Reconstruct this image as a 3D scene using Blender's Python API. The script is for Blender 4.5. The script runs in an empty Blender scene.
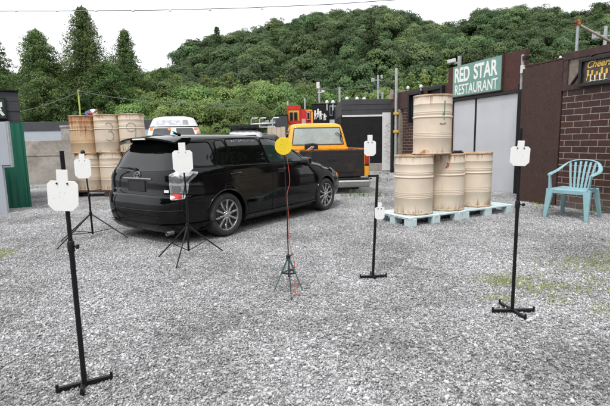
import bpy, bmesh, math, random
import numpy as np
from mathutils import Vector, Matrix, Euler
from mathutils.bvhtree import BVHTree
from mathutils.geometry import delaunay_2d_cdt

random.seed(7)
RNG = np.random.default_rng(11)
PI = math.pi
SC = bpy.context.scene
COL = SC.collection

# ------------------------------------------------------------------ basics
def lin(h):
    h = h.lstrip('#')
    v = [int(h[i:i + 2], 16) / 255 for i in (0, 2, 4)]
    return tuple(c / 12.92 if c <= .04045 else ((c + .055) / 1.055) ** 2.4 for c in v)

def tag(o, label=None, cat=None, group=None, kind=None):
    if label: o['label'] = label
    if cat: o['category'] = cat
    if group: o['group'] = group
    if kind: o['kind'] = kind
    return o

def empty(name, loc, rz=0, label=None, cat=None, group=None):
    o = bpy.data.objects.new(name, None)
    COL.objects.link(o)
    o.empty_display_size = .1
    o.location = loc
    o.rotation_euler = (0, 0, rz)
    return tag(o, label, cat, group)

def link(name, me, mat=None, parent=None, loc=None, rot=None):
    o = bpy.data.objects.new(name, me)
    COL.objects.link(o)
    if mat is not None:
        for m in (mat if isinstance(mat, (list, tuple)) else [mat]):
            me.materials.append(m)
    if parent is not None: o.parent = parent
    if loc is not None: o.location = loc
    if rot is not None: o.rotation_euler = rot
    return o

def kids(o):
    return [c for c in bpy.data.objects if c.parent == o]

def copy_tree(o, parent=None):
    c = o.copy()
    COL.objects.link(c)
    c.parent = parent
    for ch in kids(o): copy_tree(ch, c)
    return c

class MB:
    """collects simple shapes into one mesh"""
    def __init__(s): s.v, s.f, s.m = [], [], []
    def add(s, vs, fs, mi=0):
        b = len(s.v)
        s.v += [tuple(v) for v in vs]
        s.f += [tuple(i + b for i in f) for f in fs]
        s.m += [mi] * len(fs)
        return s
    def box(s, c, d, rz=0, mi=0, rot=None):
        x, y, z = d[0] / 2, d[1] / 2, d[2] / 2
        vs = [Vector((a * x, b * y, e * z)) for e in (-1, 1) for b in (-1, 1) for a in (-1, 1)]
        M = (rot if rot is not None else Matrix.Rotation(rz, 3, 'Z'))
        vs = [M @ v + Vector(c) for v in vs]
        return s.add(vs, [(0, 2, 3, 1), (4, 5, 7, 6), (0, 1, 5, 4), (2, 6, 7, 3), (0, 4, 6, 2), (1, 3, 7, 5)], mi)
    def bx(s, x0, x1, y0, y1, z0, z1, mi=0):
        return s.box(((x0 + x1) / 2, (y0 + y1) / 2, (z0 + z1) / 2), (x1 - x0, y1 - y0, z1 - z0), mi=mi)
    def bar(s, p, q, w, h, mi=0, w2=None, h2=None, up=(0, 0, 1)):
        p, q = Vector(p), Vector(q)
        d = (q - p).normalized()
        u = Vector(up)
        if abs(d.dot(u)) > .98: u = Vector((0, 1, 0))
        a = d.cross(u).normalized(); b = a.cross(d).normalized()
        w2 = w if w2 is None else w2; h2 = h if h2 is None else h2
        vs = []
        for c, ww, hh in ((p, w, h), (q, w2, h2)):
            vs += [c - a * ww / 2 - b * hh / 2, c + a * ww / 2 - b * hh / 2, c + a * ww / 2 + b * hh / 2, c - a * ww / 2 + b * hh / 2]
        return s.add(vs, [(3, 2, 1, 0), (4, 5, 6, 7), (0, 1, 5, 4), (1, 2, 6, 5), (2, 3, 7, 6), (3, 0, 4, 7)], mi)
    def tube(s, pts, r, n=8, mi=0, closed=False, sx=1., sy=1., up=None):
        pts = [Vector(p) for p in pts]
        N = len(pts)
        rr = r if isinstance(r, (list, tuple)) else [r] * N
        vs, fs = [], []
        t0 = (pts[1] - pts[0]).normalized()
        ref = Vector(up) if up else (Vector((0, 0, 1)) if abs(t0.z) < .9 else Vector((1, 0, 0)))
        for i, p in enumerate(pts):
            if closed: t = (pts[(i + 1) % N] - pts[i - 1]).normalized()
            else: t = (pts[min(i + 1, N - 1)] - pts[max(i - 1, 0)]).normalized()
            a = t.cross(ref)
            if a.length < 1e-5: a = t.orthogonal()
            a.normalize(); b = a.cross(t).normalized()
            if up is None: ref = b
            for k in range(n):
                an = 2 * PI * k / n
                vs.append(p + a * math.cos(an) * rr[i] * sx + b * math.sin(an) * rr[i] * sy)
        M = N if closed else N - 1
        for i in range(M):
            j = (i + 1) % N
            for k in range(n):
                l = (k + 1) % n
                fs.append((i * n + k, i * n + l, j * n + l, j * n + k))
        if not closed:
            fs.append(tuple(range(n - 1, -1, -1)))
            fs.append(tuple((N - 1) * n + k for k in range(n)))
        return s.add(vs, fs, mi)
    def lathe(s, prof, n=32, mi=0, axis='z', c=(0, 0, 0), cap=True):
        vs, fs = [], []
        for r, z in prof:
            for k in range(n):
                a = 2 * PI * k / n
                x, y = r * math.cos(a), r * math.sin(a)
                p = (x, y, z) if axis == 'z' else (x, -z, y) if axis == 'y' else (z, x, y)
                vs.append((p[0] + c[0], p[1] + c[1], p[2] + c[2]))
        for i in range(len(prof) - 1):
            for k in range(n):
                l = (k + 1) % n
                fs.append((i * n + k, i * n + l, (i + 1) * n + l, (i + 1) * n + k))
        if cap:
            if prof[0][0] > 1e-6: fs.append(tuple(range(n - 1, -1, -1)))
            if prof[-1][0] > 1e-6: fs.append(tuple((len(prof) - 1) * n + k for k in range(n)))
        return s.add(vs, fs, mi)
    def prism(s, poly, y0, y1, mi=0):
        """polygon in (x,z) extruded along y"""
        n = len(poly)
        vs = [(x, y0, z) for x, z in poly] + [(x, y1, z) for x, z in poly]
        fs = [tuple(range(n)), tuple(range(2 * n - 1, n - 1, -1))]
        fs += [(i, i + n, (i + 1) % n + n, (i + 1) % n) for i in range(n)]
        return s.add(vs, fs, mi)
    def mesh(s, name, smooth=0):
        me = bpy.data.meshes.new(name)
        me.from_pydata(s.v, [], s.f)
        me.polygons.foreach_set('material_index', s.m)
        bm = bmesh.new(); bm.from_mesh(me)
        bmesh.ops.recalc_face_normals(bm, faces=bm.faces[:])
        bm.to_mesh(me); bm.free()
        if smooth:
            me.polygons.foreach_set('use_smooth', [True] * len(me.polygons))
            me.set_sharp_from_angle(angle=math.radians(smooth))
        me.update()
        return me
    def build(s, name, mat, parent=None, smooth=0, bevel=0, loc=None, rot=None, seg=2):
        o = link(name, s.mesh(name, smooth), mat, parent, loc, rot)
        if bevel:
            b = o.modifiers.new('edge', 'BEVEL'); b.width = bevel; b.segments = seg; b.limit_method = 'ANGLE'; b.angle_limit = math.radians(35)
        return o

# ------------------------------------------------------------------ materials
class NT:
    def __init__(s, m):
        m.use_nodes = True
        s.t = m.node_tree; s.t.nodes.clear()
    def n(s, typ, **kw):
        x = s.t.nodes.new(typ)
        for k, v in kw.items():
            if k in x.inputs.keys():
                x.inputs[k].default_value = v
            else: setattr(x, k, v)
        return x
    def l(s, a, ao, b, bi): s.t.links.new(a.outputs[ao], b.inputs[bi])
    def noise(s, scale, detail=4, rough=.6, coord='Object', dist=0):
        tc = s.n('ShaderNodeTexCoord'); x = s.n('ShaderNodeTexNoise')
        x.inputs['Scale'].default_value = scale; x.inputs['Detail'].default_value = detail; x.inputs['Roughness'].default_value = rough
        x.inputs['Distortion'].default_value = dist
        if coord == 'World':
            g = s.n('ShaderNodeNewGeometry'); s.l(g, 'Position', x, 'Vector')
        else: s.l(tc, coord, x, 'Vector')
        return x
    def ramp(s, src, out, stops, interp='LINEAR'):
        r = s.n('ShaderNodeValToRGB'); e = r.color_ramp.elements
        r.color_ramp.interpolation = interp
        while len(e) < len(stops): e.new(.5)
        for k, (p, c) in zip(e, stops):
            k.position = p; k.color = (*c, 1) if len(c) == 3 else c
        s.l(src, out, r, 'Fac')
        return r
    def mix(s, fac, a, b, mode='MIX'):
        x = s.n('ShaderNodeMix', data_type='RGBA', blend_type=mode)
        for sock, v in ((0, fac), (6, a), (7, b)):
            if isinstance(v, tuple) and len(v) == 2 and hasattr(v[0], 'outputs'): s.t.links.new(v[0].outputs[v[1]], x.inputs[sock])
            elif sock == 0: x.inputs[0].default_value = v
            else: x.inputs[sock].default_value = (*v, 1) if len(v) == 3 else v
        return x
    def math(s, op, a, b=None):
        x = s.n('ShaderNodeMath', operation=op)
        for i, v in enumerate((a, b)):
            if v is None: continue
            if isinstance(v, tuple): s.t.links.new(v[0].outputs[v[1]], x.inputs[i])
            else: x.inputs[i].default_value = v
        return x
    def bump(s, src, out, strength, dist=.01):
        b = s.n('ShaderNodeBump'); b.inputs['Strength'].default_value = strength; b.inputs['Distance'].default_value = dist
        s.l(src, out, b, 'Height')
        return b
    def out(s, sh, o=0):
        x = s.n('ShaderNodeOutputMaterial'); s.t.links.new(sh.outputs[o], x.inputs['Surface'])

def newmat(name):
    m = bpy.data.materials.new(name)
    return m, NT(m)

def mat(name, col, rough=.6, metal=0, var=.18, scale=6, bump=.0, bscale=40, dirt=None, dirt_amt=.0, dscale=3, coat=0, spec=.5):
    m, t = newmat(name)
    p = t.n('ShaderNodeBsdfPrincipled')
    p.inputs['Roughness'].default_value = rough; p.inputs['Metallic'].default_value = metal
    p.inputs['Coat Weight'].default_value = coat; p.inputs['Specular IOR Level'].default_value = spec
    n = t.noise(scale)
    r = t.ramp(n, 'Fac', [(.3, tuple(c * (1 - var) for c in col)), (.7, tuple(min(1, c * (1 + var)) for c in col))])
    c = (r, 'Color')
    if dirt:
        d = t.noise(dscale, 6, .7)
        dr = t.ramp(d, 'Fac', [(max(0, .62 - dirt_amt * .4), (0, 0, 0)), (.78 - dirt_amt * .2, (1, 1, 1))])
        mx = t.mix((dr, 'Color'), c, dirt); c = (mx, 2)
    t.t.links.new(c[0].outputs[c[1]], p.inputs['Base Color'])
    n2 = t.noise(scale * 2.3, 3)
    rr = t.ramp(n2, 'Fac', [(.3, (rough * .85,) * 3), (.7, (min(1, rough * 1.2),) * 3)])
    t.l(rr, 'Color', p, 'Roughness')
    if bump:
        bn = t.noise(bscale, 4)
        b = t.bump(bn, 'Fac', bump, .006); t.l(b, 'Normal', p, 'Normal')
    t.out(p)
    return m

M = {}
M['black_steel'] = mat('black painted steel', (.007, .007, .008), .42, 0, .3, 20, .12, 180, dirt=(.05, .045, .04), dirt_amt=.04, dscale=9, spec=.3)
M['black_plastic'] = mat('black plastic', (.008, .008, .009), .5, 0, .2, 20)
M['rubber'] = mat('tyre rubber', (.03, .029, .028), .8, 0, .25, 12, .2, 120, dirt=(.09, .085, .078), dirt_amt=.2, dscale=7)
M['plate_white'] = mat('white target paint', (.86, .86, .85), .5, 0, .03, 8, .05, 60, dirt=(.6, .6, .59), dirt_amt=-.18, dscale=26)
M['plate_yellow'] = mat('yellow target paint', (.85, .62, .02), .5, 0, .05, 20, .05, 60, dirt=(.25, .2, .06), dirt_amt=-.14, dscale=70)
M['green_paint'] = mat('green tripod paint', (.02, .10, .075), .5, 0, .2, 20)
M['red_cable'] = mat('red cable', (.55, .08, .05), .55, 0, .15, 20)
M['steel'] = mat('dull steel', (.45, .45, .45), .35, .8, .12, 20, .05, 80)
M['galv'] = mat('galvanised pole', (.42, .45, .46), .5, .4, .12, 10)
M['chrome'] = mat('chrome', (.75, .75, .76), .14, 1, .03, 10)
M['alloy'] = mat('alloy wheel', (.5, .5, .52), .3, .9, .1, 14, dirt=(.1, .09, .08), dirt_amt=.12, dscale=14)
M['dark_metal'] = mat('dark metal', (.03, .03, .032), .5, .6, .2, 14)
M['brake'] = mat('brake disc', (.16, .15, .145), .5, .7, .2, 14)
M['pallet'] = mat('pale blue pallet plastic', (.58, .70, .73), .55, 0, .1, 6, .08, 60, dirt=(.35, .33, .28), dirt_amt=.15, dscale=6)
M['chair'] = mat('pale blue chair plastic', (.26, .44, .49), .42, 0, .07, 7, .04, 60, dirt=(.17, .3, .31), dirt_amt=.1, dscale=9)
M['dark_wood'] = mat('dark stained wood', (.055, .03, .025), .75, 0, .35, 9, .3, 50)
M['grey_wood'] = mat('weathered wood', (.3, .26, .21), .85, 0, .3, 7, .3, 60)
M['white_wall'] = mat('white painted panel', (.72, .73, .74), .7, 0, .06, 2, .1, 30, dirt=(.4, .38, .35), dirt_amt=.1, dscale=2.2)
M['black_wall'] = mat('black painted board', (.010, .010, .012), .7, 0, .25, 3, .1, 20, dirt=(.03, .029, .028), dirt_amt=.1, spec=.3)
M['charcoal'] = mat('charcoal cladding', (.05, .052, .058), .6, 0, .15, 3)
M['green_wall'] = mat('green corrugated', (.010, .13, .08), .5, 0, .12, 2, dirt=(.05, .12, .09), dirt_amt=.1)
M['pale_panel'] = mat('pale grey panel', (.38, .41, .46), .6, 0, .05, 2)
M['door_grey'] = mat('pale blue grey door paint', (.53, .545, .58), .5, 0, .06, 1.5, .10, 6, dirt=(.46, .47, .50), dirt_amt=.15, dscale=1.1)
M['concrete'] = mat('old concrete', (.36, .335, .30), .9, 0, .25, 3, .5, 30, dirt=(.17, .15, .125), dirt_amt=.45, dscale=1.6)
M['lintel'] = mat('white lintel', (.7, .7, .7), .6, 0, .08, 3)
M['sign_green'] = mat('sign green board', (.17, .33, .29), .6, 0, .1, 3, .08, 30, dirt=(.25, .38, .34), dirt_amt=.1, dscale=5)
M['sign_white'] = mat('sign white letter paint', (.83, .84, .82), .6, 0, .05, 9)
M['gold'] = mat('gold paint', (.72, .45, .08), .5, 0, .2, 14)
M['red_paint'] = mat('red facade paint', (.55, .02, .025), .6, 0, .15, 4)
M['yellow_paint'] = mat('yellow facade paint', (.80, .36, .03), .6, 0, .12, 4)
M['window_dark'] = mat('dark window', (.02, .024, .028), .12, 0, .1, 4)
M['blue_grey'] = mat('pale blue pane', (.35, .45, .52), .3, 0, .15, 5)
M['white_car'] = mat('white car paint', (.60, .62, .64), .35, 0, .04, 3, coat=.4)
M['orange_lamp'] = mat('amber lens', (.7, .2, .02), .25, 0, .1, 10)
M['red_lamp'] = mat('red lens', (.42, .012, .012), .12, 0, .2, 30, coat=.6)
M['clear_lens'] = mat('clear lamp lens', (.40, .41, .42), .13, .7, .5, 20, coat=.8)
M['dull_chrome'] = mat('dull chrome', (.32, .32, .33), .22, 1, .1, 10)
M['white_lens'] = mat('white lens', (.8, .8, .8), .15, 0, .05, 20, coat=.6)
M['rack_black'] = mat('roof rack', (.012, .012, .013), .5, 0, .2, 9)
M['beige_wall'] = mat('beige board', (.50, .42, .33), .8, 0, .15, 2, dirt=(.3, .25, .18), dirt_amt=.2)
M['cable'] = mat('cable grey', (.16, .17, .18), .6, 0, .1, 4)
M['spray_grey'] = mat('grey spray paint', (.29, .30, .29), .7, 0, .25, 20)
M['spray_green'] = mat('green spray paint', (.14, .26, .22), .7, 0, .25, 20)
M['tailgate_black'] = mat('flat black tailgate', (.014, .012, .012), .6, 0, .3, 5, .06, 60, dirt=(.075, .035, .02), dirt_amt=.22, dscale=3)
M['bark'] = mat('bark', (.11, .085, .065), .9, 0, .3, 5, .6, 30)

def paint_black():
    m, t = newmat('black car paint')
    p = t.n('ShaderNodeBsdfPrincipled')
    n = t.noise(3.2, 6, .65)
    r = t.ramp(n, 'Fac', [(.42, (.0025, .0025, .003)), (.85, (.009, .009, .0092))])
    t.l(r, 'Color', p, 'Base Color')
    rr = t.ramp(n, 'Fac', [(.4, (.035,) * 3), (.8, (.13,) * 3)]); t.l(rr, 'Color', p, 'Roughness')
    p.inputs['Specular IOR Level'].default_value = .30
    w = t.noise(2.3, 2, .4); b = t.bump(w, 'Fac', .10, .03); t.l(b, 'Normal', p, 'Normal')
    t.out(p); return m
M['car_black'] = paint_black()

def paint_orange():
    m, t = newmat('weathered orange truck paint')
    p = t.n('ShaderNodeBsdfPrincipled')
    n = t.noise(5, 6, .7)
    r = t.ramp(n, 'Fac', [(.3, (.80, .33, .012)), (.62, (.85, .40, .02)), (.72, (.30, .10, .02))])
    t.l(r, 'Color', p, 'Base Color'); p.inputs['Roughness'].default_value = .45; p.inputs['Coat Weight'].default_value = .25
    t.out(p); return m
M['truck_orange'] = paint_orange()
M['rust_edge'] = mat('rusty rail', (.36, .13, .03), .8, 0, .6, 9, .3, 60, dirt=(.06, .04, .03), dirt_amt=.4, dscale=8)

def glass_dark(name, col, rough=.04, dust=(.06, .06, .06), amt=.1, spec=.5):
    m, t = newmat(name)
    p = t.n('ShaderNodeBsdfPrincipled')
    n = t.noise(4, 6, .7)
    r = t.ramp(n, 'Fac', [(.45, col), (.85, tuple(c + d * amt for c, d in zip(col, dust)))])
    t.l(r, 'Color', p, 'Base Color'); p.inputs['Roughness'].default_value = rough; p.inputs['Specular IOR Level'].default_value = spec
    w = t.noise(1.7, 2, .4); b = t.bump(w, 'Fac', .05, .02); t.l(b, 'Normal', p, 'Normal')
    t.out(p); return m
M['glass_privacy'] = glass_dark('privacy tinted car glass', (.0025, .003, .003), .015, amt=.03, spec=.5)
M['glass_rear'] = glass_dark('tinted rear glass', (.004, .0045, .0045), .02, amt=.06, spec=.5)
M['glass_green'] = glass_dark('green tinted car glass', (.016, .028, .025), .02, amt=.06, spec=.4)
M['glass_pale'] = glass_dark('cab glass with painted sky reflection', (.30, .345, .33), .12, (.5, .5, .45), .3)  # sky reflection on the cab window is painted into the pale base colour

M['rubber_seal'] = mat('matt window seal', (.003, .003, .003), .8, 0, .1, 9, spec=.1)
def drum_mat():
    """beige drum paint, rust at the chimes and in runs (object z is height, 0..0.9)"""
    m, t = newmat('rusty beige drum paint')
    p = t.n('ShaderNodeBsdfPrincipled')
    tc = t.n('ShaderNodeTexCoord'); oi = t.n('ShaderNodeObjectInfo')
    ad = t.n('ShaderNodeVectorMath', operation='ADD'); t.l(tc, 'Object', ad, 0)
    sc = t.math('MULTIPLY', (oi, 'Random'), 37.); t.l(sc, 0, ad, 1)
    n = t.n('ShaderNodeTexNoise'); n.inputs['Scale'].default_value = 3; n.inputs['Detail'].default_value = 5; t.l(ad, 0, n, 'Vector')
    base = t.ramp(n, 'Fac', [(.3, (.63, .525, .41)), (.7, (.75, .645, .525))])
    mp = t.n('ShaderNodeMapping'); mp.inputs['Scale'].default_value = (9, 9, .55); t.l(ad, 0, mp, 'Vector')
    run = t.n('ShaderNodeTexNoise'); run.inputs['Scale'].default_value = 1.6; run.inputs['Detail'].default_value = 6; run.inputs['Roughness'].default_value = .75; t.l(mp, 0, run, 'Vector')
    bl = t.n('ShaderNodeTexNoise'); bl.inputs['Scale'].default_value = 5; bl.inputs['Detail'].default_value = 7; bl.inputs['Roughness'].default_value = .75; t.l(ad, 0, bl, 'Vector')
    sp = t.n('ShaderNodeSeparateXYZ'); t.l(tc, 'Object', sp, 0)
    # height weight: strong at both ends
    e = t.math('SUBTRACT', (sp, 'Z'), .45); a = t.math('ABSOLUTE', (e, 0)); w = t.n('ShaderNodeMapRange'); t.l(a, 0, w, 0)
    w.inputs[1].default_value = .25; w.inputs[2].default_value = .46; w.inputs[3].default_value = 0; w.inputs[4].default_value = .22
    s1 = t.math('ADD', (run, 'Fac'), (w, 0))
    amt = t.math('MULTIPLY', (oi, 'Random'), .05); s2 = t.math('ADD', (s1, 0), (amt, 0))
    rr = t.ramp(s2, 0, [(.665, (0, 0, 0)), (.83, (.9, .9, .9))])
    s3 = t.math('ADD', (bl, 'Fac'), (w, 0)); r3 = t.ramp(s3, 0, [(.72, (0, 0, 0)), (.78, (1, 1, 1))])
    f = t.math('MAXIMUM', (rr, 'Color'), (r3, 'Color'))
    rust = t.ramp(bl, 'Fac', [(.35, (.16, .05, .02)), (.65, (.40, .17, .06))])
    c = t.mix((f, 0), (base, 'Color'), (rust, 'Color'))
    t.l(c, 2, p, 'Base Color'); p.inputs['Roughness'].default_value = .62
    b = t.bump(bl, 'Fac', .15, .01); t.l(b, 'Normal', p, 'Normal')
    t.out(p); return m
M['drum'] = drum_mat()

def drum_rusty():
    """the badly rusted drum: long runs from the rim"""
    m, t = newmat('heavily rusted drum paint')
    p = t.n('ShaderNodeBsdfPrincipled')
    tc = t.n('ShaderNodeTexCoord')
    n = t.noise(3, 5)
    base = t.ramp(n, 'Fac', [(.3, (.62, .42, .24)), (.7, (.74, .55, .36))])
    mp = t.n('ShaderNodeMapping'); mp.inputs['Scale'].default_value = (11, 11, .7); t.l(tc, 'Object', mp, 'Vector')
    run = t.n('ShaderNodeTexNoise'); run.inputs['Scale'].default_value = 1.6; run.inputs['Detail'].default_value = 6; run.inputs['Roughness'].default_value = .75; t.l(mp, 0, run, 'Vector')
    sp = t.n('ShaderNodeSeparateXYZ'); t.l(tc, 'Object', sp, 0)
    w = t.n('ShaderNodeMapRange'); t.l(sp, 'Z', w, 0); w.inputs[1].default_value = .2; w.inputs[2].default_value = .9; w.inputs[3].default_value = 0; w.inputs[4].default_value = .30
    s1 = t.math('ADD', (run, 'Fac'), (w, 0)); rr = t.ramp(s1, 0, [(.60, (0, 0, 0)), (.80, (1, 1, 1))])
    rust = t.ramp(n, 'Fac', [(.35, (.20, .045, .015)), (.65, (.45, .17, .05))])
    c = t.mix((rr, 'Color'), (base, 'Color'), (rust, 'Color')); t.l(c, 2, p, 'Base Color'); p.inputs['Roughness'].default_value = .75
    t.out(p); return m
M['drum_rusty'] = drum_rusty()
M['rim_rust'] = mat('rusted drum chime', (.52, .38, .26), .8, 0, .3, 9, .3, 60, dirt=(.24, .10, .045), dirt_amt=.35, dscale=6)

def brick_mat():
    m, t = newmat('dark brick with pale joints')
    p = t.n('ShaderNodeBsdfPrincipled')
    tc = t.n('ShaderNodeTexCoord'); mp = t.n('ShaderNodeMapping'); mp.inputs['Rotation'].default_value = (PI / 2, 0, 0); t.l(tc, 'Object', mp, 'Vector')
    b = t.n('ShaderNodeTexBrick')
    b.inputs['Scale'].default_value = 1; b.inputs['Brick Width'].default_value = .30; b.inputs['Row Height'].default_value = .108
    b.inputs['Mortar Size'].default_value = .0062; b.inputs['Mortar Smooth'].default_value = .15; b.inputs['Bias'].default_value = 0
    b.inputs['Color1'].default_value = (.032, .011, .008, 1); b.inputs['Color2'].default_value = (.058, .021, .014, 1); b.inputs['Mortar'].default_value = (.31, .27, .25, 1)
    n = t.noise(14, 5); nr = t.ramp(n, 'Fac', [(.3, (.6, .6, .6)), (.7, (1.35, 1.3, 1.25))])
    c = t.mix(1., (b, 'Color'), (nr, 'Color'), 'MULTIPLY')
    sp = t.n('ShaderNodeSeparateXYZ'); t.l(tc, 'Object', sp, 0); mr = t.n('ShaderNodeMapRange'); t.l(sp, 'Z', mr, 0); mr.inputs[1].default_value = .45; mr.inputs[2].default_value = 0; mr.inputs[3].default_value = 0; mr.inputs[4].default_value = 1
    sn = t.noise(5, 6, .7); sm = t.math('MULTIPLY', (mr, 0), (sn, 'Fac')); c = t.mix((sm, 0), (c, 2), (.20, .18, .16)); t.l(c, 2, p, 'Base Color')
    wob = t.noise(7, 3); dv = t.mix(.012, (mp, 0), (wob, 'Color')); t.l(dv, 2, b, 'Vector')
    p.inputs['Roughness'].default_value = .6
    bu = t.bump(b, 'Fac', .6, .008); bu.invert = True; t.l(bu, 'Normal', p, 'Normal')
    t.out(p); return m
M['brick'] = brick_mat()

def rust_sheet(name, c0, c1, spots):
    m, t = newmat(name)
    p = t.n('ShaderNodeBsdfPrincipled')
    n = t.noise(5, 8, .75); f = t.noise(24, 7, .78, dist=.6)
    r = t.ramp(n, 'Fac', [(.3, c0), (.7, c1)])
    fr = t.ramp(f, 'Fac', [(.48, (0, 0, 0)), (.68, (1, 1, 1))])
    k = t.math('MULTIPLY', (fr, 'Color'), .6)
    c = t.mix((k, 0), (r, 'Color'), spots); t.l(c, 2, p, 'Base Color')
    p.inputs['Roughness'].default_value = .72
    b = t.bump(f, 'Fac', .4, .006); t.l(b, 'Normal', p, 'Normal')
    t.out(p); return m
M['rust_panel'] = rust_sheet('rusted brown sheet', (.028, .013, .010), (.062, .028, .021), (.10, .055, .045))
M['fascia'] = rust_sheet('rusted fascia sheet', (.038, .012, .009), (.075, .022, .015), (.13, .05, .035))
M['plaster'] = rust_sheet('stained plaster infill', (.16, .13, .11), (.30, .26, .22), (.1, .07, .06))

def leaf_mat(name, dark, light, trans=.25, vr=(.62, 1.35)):
    m, t = newmat(name)
    at = t.n('ShaderNodeAttribute'); at.attribute_name = 'tint'
    r = t.ramp(at, 'Fac', [(0, dark), (1, light)])
    oi = t.n('ShaderNodeObjectInfo'); hv = t.n('ShaderNodeHueSaturation'); t.l(r, 'Color', hv, 'Color')
    v = t.n('ShaderNodeMapRange'); t.l(oi, 'Random', v, 0); v.inputs[3].default_value, v.inputs[4].default_value = vr; t.l(v, 0, hv, 'Value')
    h = t.n('ShaderNodeMapRange'); s7 = t.math('MULTIPLY', (oi, 'Random'), 7.31); fr = t.math('FRACT', (s7, 0)); t.l(fr, 0, h, 0)
    h.inputs[3].default_value = .475; h.inputs[4].default_value = .52; t.l(h, 0, hv, 'Hue')
    d = t.n('ShaderNodeBsdfPrincipled'); d.inputs['Roughness'].default_value = .6; d.inputs['Specular IOR Level'].default_value = .25; t.l(hv, 'Color', d, 'Base Color')
    tr = t.n('ShaderNodeBsdfTranslucent'); t.l(hv, 'Color', tr, 'Color')
    mx = t.n('ShaderNodeMixShader'); mx.inputs[0].default_value = trans; t.l(d, 0, mx, 1); t.l(tr, 0, mx, 2)
    t.out(mx); return m
M['leaf_cedar'] = leaf_mat('cedar needles', (.042, .082, .028), (.175, .255, .08), vr=(.85, 1.2))
M['leaf_wood'] = leaf_mat('broadleaf wood leaves', (.034, .070, .028), (.15, .222, .085))
M['leaf_bush'] = leaf_mat('creeper leaves', (.085, .15, .042), (.25, .35, .11))
M['leaf_bamboo'] = leaf_mat('bamboo leaves', (.14, .21, .065), (.29, .38, .13))
M['grass'] = leaf_mat('grass blades', (.16, .20, .03), (.40, .42, .08))

def stone_mat():
    m, t = newmat('gravel stones')
    p = t.n('ShaderNodeBsdfPrincipled')
    at = t.n('ShaderNodeAttribute'); at.attribute_name = 'tint'
    r = t.ramp(at, 'Fac', [(0, (.18, .18, .187)), (.3, (.33, .33, .34)), (.62, (.455, .455, .468)), (.86, (.62, .62, .635)), (1, (.84, .84, .85))])
    g = t.noise(.75, 6, .68, 'World')
    gr = t.ramp(g, 'Fac', [(.36, (.60, .59, .575)), (.50, (.90, .897, .893)), (.62, (1.08, 1.08, 1.08))])
    c = t.mix(1., (r, 'Color'), (gr, 'Color'), 'MULTIPLY')
    t.l(c, 2, p, 'Base Color'); p.inputs['Roughness'].default_value = .75
    t.out(p); return m
M['stone'] = stone_mat()

def ground_mat():
    m, t = newmat('gravel and dirt ground')
    p = t.n('ShaderNodeBsdfPrincipled')
    geo = t.n('ShaderNodeNewGeometry')
    v = t.n('ShaderNodeTexVoronoi'); v.inputs['Scale'].default_value = 42; t.l(geo, 'Position', v, 'Vector')
    sp = t.n('ShaderNodeSeparateColor'); t.l(v, 'Color', sp, 0)
    r = t.ramp(sp, 'Red', [(0, (.07, .07, .071)), (.5, (.25, .25, .253)), (1, (.60, .60, .60))])
    g = t.noise(.75, 6, .68, 'World'); gr = t.ramp(g, 'Fac', [(.36, (.60, .59, .575)), (.50, (.90, .897, .893)), (.62, (1.08, 1.08, 1.08))])
    c = t.mix(1., (r, 'Color'), (gr, 'Color'), 'MULTIPLY')
    # beyond the yard: rough grass
    sx = t.n('ShaderNodeSeparateXYZ'); t.l(geo, 'Position', sx, 0)
    far = t.n('ShaderNodeMapRange'); t.l(sx, 'Y', far, 0); far.inputs[1].default_value = 24; far.inputs[2].default_value = 28
    c2 = t.mix((far, 0), (c, 2), (.05, .08, .025)); t.l(c2, 2, p, 'Base Color')
    p.inputs['Roughness'].default_value = .9
    b = t.bump(v, 'Distance', .8, .01); t.l(b, 'Normal', p, 'Normal')
    t.out(p); return m
M['ground'] = ground_mat()
M['hill'] = mat('hillside soil and undergrowth', (.02, .035, .014), .95, 0, .4, .3)

# ------------------------------------------------------------------ scatter and leaf helpers
def np_mesh(name, V, Fc, tint=None):
    me = bpy.data.meshes.new(name)
    nf, k = Fc.shape
    me.vertices.add(len(V)); me.vertices.foreach_set('co', V.astype(np.float32).ravel())
    me.loops.add(nf * k); me.loops.foreach_set('vertex_index', Fc.astype(np.int32).ravel())
    me.polygons.add(nf); me.polygons.foreach_set('loop_start', (np.arange(nf) * k).astype(np.int32))
    me.update(calc_edges=True)
    if tint is not None:
        a = me.attributes.new('tint', 'FLOAT', 'FACE'); a.data.foreach_set('value', tint.astype(np.float32))
    return me

def leaf_quads(P, N, size, tint, asp=.6):
    """rhomb leaf at every P facing about N"""
    n = len(P)
    N = N / (np.linalg.norm(N, axis=1, keepdims=True) + 1e-9)
    R = RNG.normal(size=(n, 3)); A = np.cross(N, R); A /= np.linalg.norm(A, axis=1, keepdims=True) + 1e-9
    B = np.cross(N, A)
    s = size[:, None]
    V = np.stack([P - A * s, P - B * s * asp + N * s * .15, P + A * s, P + B * s * asp + N * s * .15], 1).reshape(-1, 3)
    return V, np.arange(4 * n).reshape(n, 4), tint

def clump_cloud(centres, radii, per, leaf, jitter=.6, outn=0.):
    """leaves on the shells of many clumps"""
    Ps, Ns, Ss, Ts = [], [], [], []
    for c, r in zip(centres, radii):
        k = max(6, int(per * (r / np.mean(radii)) ** 2))
        d = RNG.normal(size=(k, 3)); d /= np.linalg.norm(d, axis=1, keepdims=True)
        d[:, 2] = np.where(d[:, 2] < -.35, -d[:, 2], d[:, 2])
        rr = r * RNG.uniform(.7, 1.08, (k, 1))
        Ps.append(np.array(c) + d * rr * np.array([1, 1, .8]))
        cn = np.array(c, float); cn = cn / (np.linalg.norm(cn) + 1e-6)
        Ns.append(d + cn * outn + RNG.normal(size=(k, 3)) * jitter)
        Ss.append(leaf * RNG.uniform(.6, 1.3, k))
        Ts.append(np.clip(RNG.uniform(.15, .75) + RNG.normal(size=k) * .16, 0, 1))
    return leaf_quads(np.concatenate(Ps), np.concatenate(Ns), np.concatenate(Ss), np.concatenate(Ts))

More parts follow.
